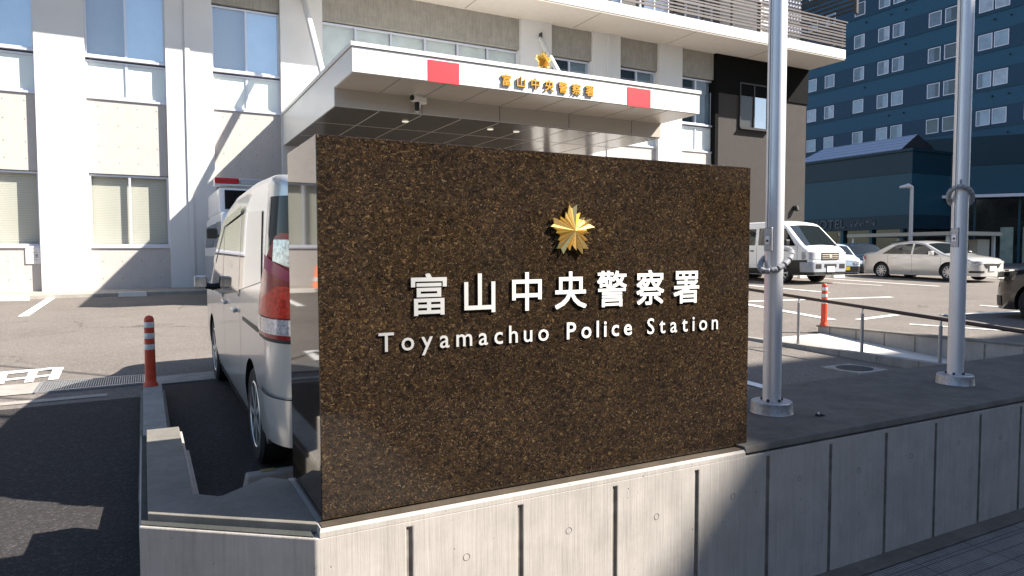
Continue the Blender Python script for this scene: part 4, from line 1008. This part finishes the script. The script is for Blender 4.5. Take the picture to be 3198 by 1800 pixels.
sub(sd_.wrap(2.0, .40, 0, 0, .014, lambda u: .29, lambda u: .36, sides=(1, -1), rear=False, nv=3), 'fog_recess', 'black', t)
for yy in (-1.05, -.06, 1.05): sub(sd_.side([(yy - .004, .25), (yy + .004, .25), (yy + .004, .9), (yy - .004, .9)], .0015, nu=2), 'shut_line', 'darkm', t)
for yy in (-.80, .25):
    for sd in (1, -1): mb = MB(); x = sd_.sx(yy, .80); mb.box(min(sd * x, sd * (x + .022)), max(sd * x, sd * (x + .022)), yy - .09, yy + .09, .785, .81); mb.build('door_handle', M['beigec'], t, bevel=.006)
mirror(t, sd_, .80, .93, 'beigec', .95)
# --- dark bronze car at the right edge
db = Car(4.6, 1.78, 1.62, [(-2.3, 1.2), (-2.1, 1.5), (-1.2, 1.62), (.0, 1.60), (.35, 1.52), (1.15, 1.18), (1.30, 1.13), (1.78, 1.03), (2.10, .90), (2.25, .74), (2.3, .55)],
         [(-2.3, 1.0), (1.3, .98), (2.3, .7)], .18, Rr=.3, Rf=.42, Lf=.42, zb=.22, rr=.08, wd=.08)
t, b = assemble('dark_car', 'dark bronze car cut off by the right edge with a bright headlight strip', 'car', db, (14.60, 4.80, lotz(14.6, 4.8) - .01), (0, 0, 0), M['bronze'], (-1.40, 1.48), .345, .21, 10)
sub(db.side([(.05, 1.02), (1.12, 1.00), (.52, 1.42), (.05, 1.47)]), 'front_door_window', 'cgl', t); sub(db.side([(-1.2, 1.03), (-.05, 1.02), (-.05, 1.47), (-1.2, 1.47)]), 'rear_door_window', 'cgl', t)
sub(db.across(.52, 1.26, .93, .97), 'windscreen', 'cgl', t, smooth=60)
sub(db.wrap(1.70, .38, 0, 0, .012, lambda u: .74 + .12 * (1 - u), lambda u: .82 + .12 * (1 - u), sides=(1, -1), rear=False), 'headlight', 'gloss', t, smooth=60)
sub(db.wrap(1.80, .50, 0, 0, .020, lambda u: .85 + .09 * (1 - u), lambda u: .872 + .09 * (1 - u), sides=(1, -1), rear=False, nv=3), 'lamp_strip', 'chrome', t)
sub(db.wrap(1.95, .40, 0, 0, .018, lambda u: .73 + .05 * (1 - u), lambda u: .755 + .05 * (1 - u), sides=(1, -1), rear=False, nv=3), 'lamp_strip', 'chrome', t)
sub(db.wrap(2.05, .30, 0, 0, .012, lambda u: .28, lambda u: .46, sides=(1, -1), rear=False), 'bumper_vent', 'black', t)
for sd in (1, -1): mb = MB(); mb.box(sd * .70 - .10, sd * .70 + .10, 1.78, 1.80, .10, .24); sub(mb, 'air_deflector', 'black', t)
mirror(t, db, .92, 1.03, 'bronze', 1.0)
# --- two cars glimpsed between the van and the saloon
kc = Car(3.39, 1.47, 1.55, [(-1.695, 1.40), (-1.5, 1.53), (.2, 1.55), (.6, 1.46), (1.15, 1.02), (1.25, .98), (1.55, .88), (1.695, .76)], [(-1.7, .95), (1.7, .9)], .12, Rr=.14, Rf=.25, Lf=.22, zb=.2, rr=.07, wd=.06)
t, b = assemble('compact_car', 'pale blue compact car with a yellow plate half hidden behind the white van', 'car', kc, (24.15, 18.5, lotz(24.15, 18.5) - .16), (0, 0, math.pi - .45), M['bluew'], (-1.2, 1.2), .27, .16, 6); t.scale = (.84,) * 3
sub(kc.across(.62, 1.14, .94, .95), 'windscreen', 'cgl', t, smooth=60); sub(kc.side([(-1.2, .98), (1.0, .96), (.55, 1.38), (-1.2, 1.38)]), 'side_window', 'cgl', t)
sub(kc.wrap(1.45, .0, 0, 0, .012, lambda u: .22, lambda u: .50, sides=(1, -1), rear=False), 'front_bumper', 'black', t)
sub(kc.wrap(1.45, .36, 0, 0, .013, lambda u: .58, lambda u: .72, sides=(1, -1), rear=False), 'headlight', 'lampc', t)
mb = MB(); mb.box(-.17, .17, kc.L / 2 + .013, kc.L / 2 + .025, .32, .48); sub(mb, 'number_plate', 'platey', t)
t, b = assemble('hatchback', 'dark hatchback half hidden behind the rear of the saloon', 'car', kc, (25.5, 18.2, lotz(25.5, 18.2) - .14), (0, 0, math.pi - .45), M['navy'], (-1.2, 1.2), .27, .16, 6); t.scale = (.84,) * 3
sub(kc.across(.62, 1.14, .94, .95), 'windscreen', 'cgl', t, smooth=60); sub(kc.wrap(1.45, .36, 0, 0, .013, lambda u: .58, lambda u: .72, sides=(1, -1), rear=False), 'headlight', 'lampc', t)
sub(kc.side([(-1.2, .98), (1.0, .96), (.55, 1.38), (-1.2, 1.38)]), 'side_window', 'cgl', t)

# --- police van by the wall with a roof light bar
pc = Car(4.6, 1.72, 2.0, [(-2.3, 1.90), (-2.2, 1.98), (1.2, 2.0), (1.5, 1.96), (1.62, 1.88), (2.10, 1.18), (2.2, 1.08), (2.3, .95)], [(-2.3, 1.15), (2.3, 1.08)], .10, Rr=.10, Rf=.22, Lf=.20, zb=.26, rr=.10, wd=.06)
px, py = 2.27, 17.45
t, b = assemble('police_van', 'white and grey police van with a red light bar, half hidden by the silver car', 'van', pc, (px, py, lotz(px, py) - .03), (0, 0, math.pi), M['white'], (-1.2, 1.35), .33, .19, 6)
sub(pc.side([(.55, 1.18), (1.95, 1.14), (1.56, 1.72), (.55, 1.74)]), 'front_door_window', 'cgl', t)
sub(pc.side([(-2.0, 1.18), (.42, 1.18), (.42, 1.72), (-2.0, 1.72)]), 'side_window', 'cgl2', t)
sub(pc.side([(-2.2, .28), (2.10, .28), (2.10, .98), (-2.2, .98)], .004), 'grey_lower_body', 'greyp', t)
sub(pc.across(1.62, 2.10, .92, .95), 'windscreen', 'cgl', t, smooth=60)
mirror(t, pc, 2.0, 1.42, 'black', 1.25)
mb = MB(); mb.box(-.78, .78, -1.9, .95, 1.92, 2.50); rb = mb.build('raised_roof', M['white'], t, bevel=.06)
mb = MB(); mb.box(-.66, .66, .951, .965, 2.02, 2.44); o = mb.build('roof_window', M['gloss']); o.parent = rb
mb = MB(); mb.box(-.86, .86, .62, .98, 2.535, 2.57); lb = mb.build('light_bar', M['rim'], t)
for a, c_ in ((.36, 'lampr'), (-.86, 'lampr')): mb = MB(); mb.box(a, a + .50, .66, .99, 2.57, 2.71); o = mb.build('red_beacon', M[c_], None, bevel=.03); o.parent = lb
mb = MB(); mb.box(-.34, .34, .70, .99, 2.57, 2.70); o = mb.build('loudspeaker', M['greyp'], None, bevel=.03); o.parent = lb
mb = MB(); mb.lathe([(.13, 0), (.15, .05), (.15, .24), (.08, .32), (.02, .33)], (.30, 1.15, 1.99), 16); sub(mb, 'searchlight', 'lampc', t, smooth=40)

# ================================================================== HOTEL
ht = thing('hotel', 'dark blue tiled hotel tower with small paired white-framed windows', 'building', (55, 34, .8))
HX = 55
mb = MB(); mb.box(HX, HX + 16, 4, 62, .5, 34); mb.build('tower', M['hotA'], ht)
FL = 2.755
rows = [17.53 + FL * k for k in range(-4, 5)]
mb = MB()
for z in rows: mb.box(HX - .06, HX, 4, 62, z - 1.32, z + .12)
mb.build('dark_band', M['hotB'], ht)
mb = MB()
for z in rows:
    mb.box(HX - .075, HX - .06, 4, 62, z + .12, z + .15); mb.box(HX - .075, HX - .06, 4, 62, z - 1.35, z - 1.32)
mb.build('band_edge', M['hotT'], ht)
cells = []
base = [42.25, 39.38, 37.15, 35.87, 32.91, 31.65, 29.2, 28.1, 26.0]
for z in rows:
    for y in base + [44.1]: cells.append((y, z))
for i, (y, z) in enumerate(cells):
    e = .06; dim = (31 < y < 33.5)
    mb = MB(); mb.box(HX - .10, HX - .062, y - .49, y + .49, z - 1.12, z - 1.12 + e); mb.box(HX - .10, HX - .062, y - .49, y + .49, z - e, z)
    mb.box(HX - .10, HX - .062, y - .49, y - .49 + e, z - 1.12 + e, z - e); mb.box(HX - .10, HX - .062, y + .49 - e, y + .49, z - 1.12 + e, z - e)
    f = mb.build('window', M['wfr'], ht)
    k = random.random(); mb = MB(); a0, a1, b0, b1 = y - .43, y + .43, z - 1.06, z - .06; xx = HX - .066
    cutp = a0 + .86 * random.uniform(.3, .75) if k < .38 else (a0 + .05 if k < .5 else a1)
    mb.add([(xx, a0, b0), (xx, cutp, b0), (xx, cutp, b1), (xx, a0, b1)], [(0, 3, 2, 1)])
    if cutp < a1: mb.cur = 1; mb.add([(xx, cutp, b0), (xx, a1, b0), (xx, a1, b1), (xx, cutp, b1)], [(0, 3, 2, 1)])
    mats = [M['hpaned'], M['hpaned2']] if dim else [M[random.choice(('hpane', 'hpane', 'hpanel'))], M['hpaned2' if k < .38 else 'hpaned']]
    mb.build('pane', mats, None).parent = f
for o in list(ht.children):
    if o.name.startswith('window'):
        for c in o.children: c.location = (0, 0, 0)
for y, z in cells:
    if random.random() < .45: mb = MB(); mb.box(HX - .16, HX - .062, y - .62, y - .54, z - 1.9, z - 1.78); mb.build('vent_hood', M['black'], ht)
# podium
pd = thing('hotel_podium', 'teal tiled hotel annex with a blue ribbed pitched roof and raised lettering', 'building', (46, 34, .8))
PX = 46
mb = MB(); mb.box(PX, 54.9, 28.85, 62, 3.2, 8.4); mb.build('wall', M['hotT'], pd)
mb = MB(); mb.box(PX - .05, 54.9, 28.80, 62, 6.98, 8.45); mb.build('upper_band', M['hotD'], pd)
mb = MB(); mb.box(PX - .05, 54.9, 28.80, 62, 3.2, 4.15); mb.build('sign_band', M['hotD'], pd)
mb = MB(); mb.box(PX + .3, 54.5, 29.2, 62, .5, 3.2); mb.build('ground_floor_glass', M['darkgl'], pd)
mb = MB()
for k in range(9): mb.box(PX + .05, PX + .35, 29.4 + 2.3 * k, 29.62 + 2.3 * k, .5, 3.2)
mb.build('column', M['hotT'], pd)
mb = MB(); mb.box(PX - .2, 54.9, 28.7, 62, 8.42, 8.60); mb.build('eaves', M['hotD'], pd)
mb = MB(); mb.add([(PX - .1, 29.6, 8.61), (PX - .1, 38.4, 8.61), (PX + 2.2, 37.4, 9.86), (PX + 2.2, 29.9, 9.86), (PX + 4.5, 29.6, 8.61), (PX + 4.5, 38.4, 8.61)], [(0, 1, 2, 3), (3, 2, 5, 4), (1, 5, 2)])
mb.cur = 1; mb.add([(PX - .1, 29.6, 8.61), (PX + 2.2, 29.9, 9.86), (PX + 4.5, 29.6, 8.61)], [(0, 1, 2)])
mb.build('roof', [M['hotroof'], M['darkm']], pd)
def wordX(txt, y0, y1, zb, cap, Xp, parent, mat, name='letter'):
    mH, bH = glyph('H', 1, 0); size = cap / bH[1][1]; gl = [glyph(c, size, .03, .006) for c in txt]
    ws = [g[1][0][1] - g[1][0][0] for g in gl]; gap = (y0 - y1 - sum(ws)) / max(1, len(txt) - 1); y = y0
    for (me, bb), wd in zip(gl, ws):
        for v in me.vertices: a = v.co.copy(); v.co = (Xp - a.z, y - (a.x - bb[0][0]), zb + a.y)
        me.materials.clear(); me.materials.append(mat); o = bpy.data.objects.new(name, me); COL.objects.link(o); attach(o, parent); y -= wd + gap
M['dimlet'] = simple('dim sign letters', (.10, .11, .125), .5)
wordX('HOTEL', 36.6, 33.75, 3.38, .62, PX - .09, pd, M['dimlet'])
mb = MB(); yy = 33.3
for k in range(14):
    h = random.uniform(.32, .48); mb.box(PX - .10, PX - .06, yy - .05, yy, 3.46, 3.46 + h)
    if k % 3 != 1: mb.box(PX - .10, PX - .06, yy - .12, yy - .05, 3.46 + h * random.choice((0, .45, .85)), 3.46 + h * .1 + h * .85 * .5)
    yy -= .145
mb.build('small_lettering', M['dimlet'], pd)
# right wing, turned away from the sun
t = thing('hotel_entrance_wing', 'dark teal entrance wing with tall glazing behind the right flagpole', 'building', (50, 26, .8))
A = Vector((49.5, 30.0)); dirv = Vector((.62, -.785)); nrm = Vector((-.785, -.62))
def wing(name, s0, s1, z0, z1, out, mat, depth=.5):
    p0 = A + dirv * s0 + nrm * out; p1 = A + dirv * s1 + nrm * out; q0 = p0 - nrm * depth; q1 = p1 - nrm * depth
    mb = MB(); mb.prism([tuple(p0), tuple(p1), tuple(q1), tuple(q0)], z0, z1); return mb.build(name, M[mat], t)
wing('wall', -1, 40, 5.55, 7.6, 0, 'hotT', 6); wing('upper_band', -1, 40, 7.6, 9.6, .05, 'hotD', 6); wing('canopy_edge', -1, 40, 5.35, 5.55, .7, 'wfr', 1.0)
wing('glazing', -1, 40, .5, 5.35, -.4, 'darkgl', 5)
for s in (3.0, 5.6, 8.2, 12, 16): wing('mullion', s, s + .14, .6, 5.35, -.36, 'hotT', .1)
for s in (4.6, 5.9, 8.7, 9.9): wing('door', s, s + .75, .8, 3.3, -.34, 'doorg', .05)
wing('door_header', 8.4, 11, 3.35, 3.6, -.33, 'wfr', .05)
# shelter and street lamp beyond the cars
t = thing('parking_shelter', 'flat-roofed beige shelter standing behind the saloon', 'shelter', (40, 23.7, .8))
mb = MB(); mb.box(38.6, 43.6, 22.0, 28.2, 2.52, 2.66); mb.build('roof', M['beige'], t)
mb = MB(); mb.box(38.55, 38.62, 21.98, 28.2, 2.50, 2.70); mb.box(38.55, 43.6, 21.93, 22.0, 2.50, 2.72); mb.build('fascia', M['beige'], t)
for x, y in ((38.8, 22.2), (38.8, 27.9), (43.3, 22.2), (43.3, 27.9)): mb = MB(); mb.box(x, x + .14, y, y + .14, .7, 2.52); mb.build('post', M['canw'], t)
mb = MB(); mb.box(42.0, 43.2, 22.4, 27.6, .7, 2.3); mb.build('cabin_wall', M['beige'], t)
mb = MB(); mb.box(41.96, 41.99, 22.9, 24.6, 1.2, 2.0); mb.build('cabin_window', M['darkgl'], t)
t = thing('street_lamp', 'slim white street lamp with a short arm pointing left', 'street lamp', (37.6, 23.05, .8))
lp = onY(2848, 590, 23.05)
mb = MB(); mb.lathe([(.11, .5), (.10, 1.2), (.085, lp.z), (.08, lp.z + .12)], (lp.x, lp.y, 0), 16); mb.build('pole', M['pil'], t, smooth=40)
r = Vector((RGT.x, RGT.y, 0)).normalized()
mb = MB(); mb.tube([(lp.x, lp.y, lp.z + .08), tuple(Vector((lp.x, lp.y, lp.z + .16)) - r * .2), tuple(Vector((lp.x, lp.y, lp.z + .08)) - r * .65)], [.09, .13, .06], 14); mb.build('lamp_head', M['pil'], t, smooth=40)
# traffic cone, seen mirrored in the polished end of the sign
t = thing('traffic_cone', 'orange traffic cone by the facade, mirrored in the polished end of the granite sign', 'traffic cone', (-3.20, 19.2, lotz(-3.2, 19.2)))
mb = MB(); zc = lotz(-3.2, 19.2); mb.lathe([(.14, .03), (.12, .05), (.03, .68), (.0, .70)], (-3.20, 19.2, zc), 20); mb.build('cone', M['cone'], t, smooth=50)
mb = MB(); mb.box(-3.39, -3.01, 19.01, 19.39, zc, zc + .03); mb.build('base', M['black'], t)
mb = MB(); mb.lathe([(.098, .25), (.080, .36)], (-3.20, 19.2, zc), 20); mb.build('reflective_band', M['refl'], t)
# building across the street whose shadow falls on the right half of the wall
t = thing('office_block', 'tall grey office block on the far side of the street, outside the picture', 'building', (30, -20, 0))
Zc = 20.0; ax = 2.3 + (Zc - .68) / 1.067; ay = 5.7 - (Zc - .28) * .699
mb = MB(); mb.box(ax, ax + 26, ay - 18, ay, -.1, Zc); mb.build('wall', M['conc'], t)
for k in range(5):
    mb = MB(); mb.box(ax - .03, ax, ay - 16, ay - 1, 2.2 + 3.6 * k, 4.0 + 3.6 * k); mb.build('window_band', M['darkgl'], t)
    mb = MB(); mb.box(ax + 1, ax + 24, ay, ay + .03, 2.2 + 3.6 * k, 4.0 + 3.6 * k); mb.build('window_band', M['darkgl'], t)

t = thing('reflection_block', 'unseen low grey block across the street, added to darken reflections in the sign', 'building', (-14, -24, 0))  # unseen row, added so the polished granite reflects something dark
mb = MB(); mb.box(-50, ax - 1.5, -36, -16, -.1, 8.5); mb.build('wall', M['concd'], t)
for k in range(12):
    mb = MB(); mb.box(-48 + 5.4 * k, -44.4 + 5.4 * k, -16, -15.95, .4, 3.0); mb.build('block_window', M['darkgl'], t)
    mb = MB(); mb.box(-48 + 5.4 * k, -46 + 5.4 * k, -16, -15.95, 4.6, 6.2); mb.build('window', M['darkgl'], t)

# overhead cables that cast the thin lines across the car park
for a, b in (((0, 1143), (377, 1178)), ((0, 1243), (140, 1252))):
    A, B = lot(*a), lot(*b); d = (B - A).normalized(); off = SUN * (5.6 / SUN.z)
    mb = MB(); mb.tube([tuple(A + off - d * 14), tuple(A + off + d * .0), tuple(A + off + d * 9)], .022, 8)
    tag(mb.build('overhead_cable', M['black']), 'black overhead cable crossing high above the car park entrance', 'cable', 'overhead cables')
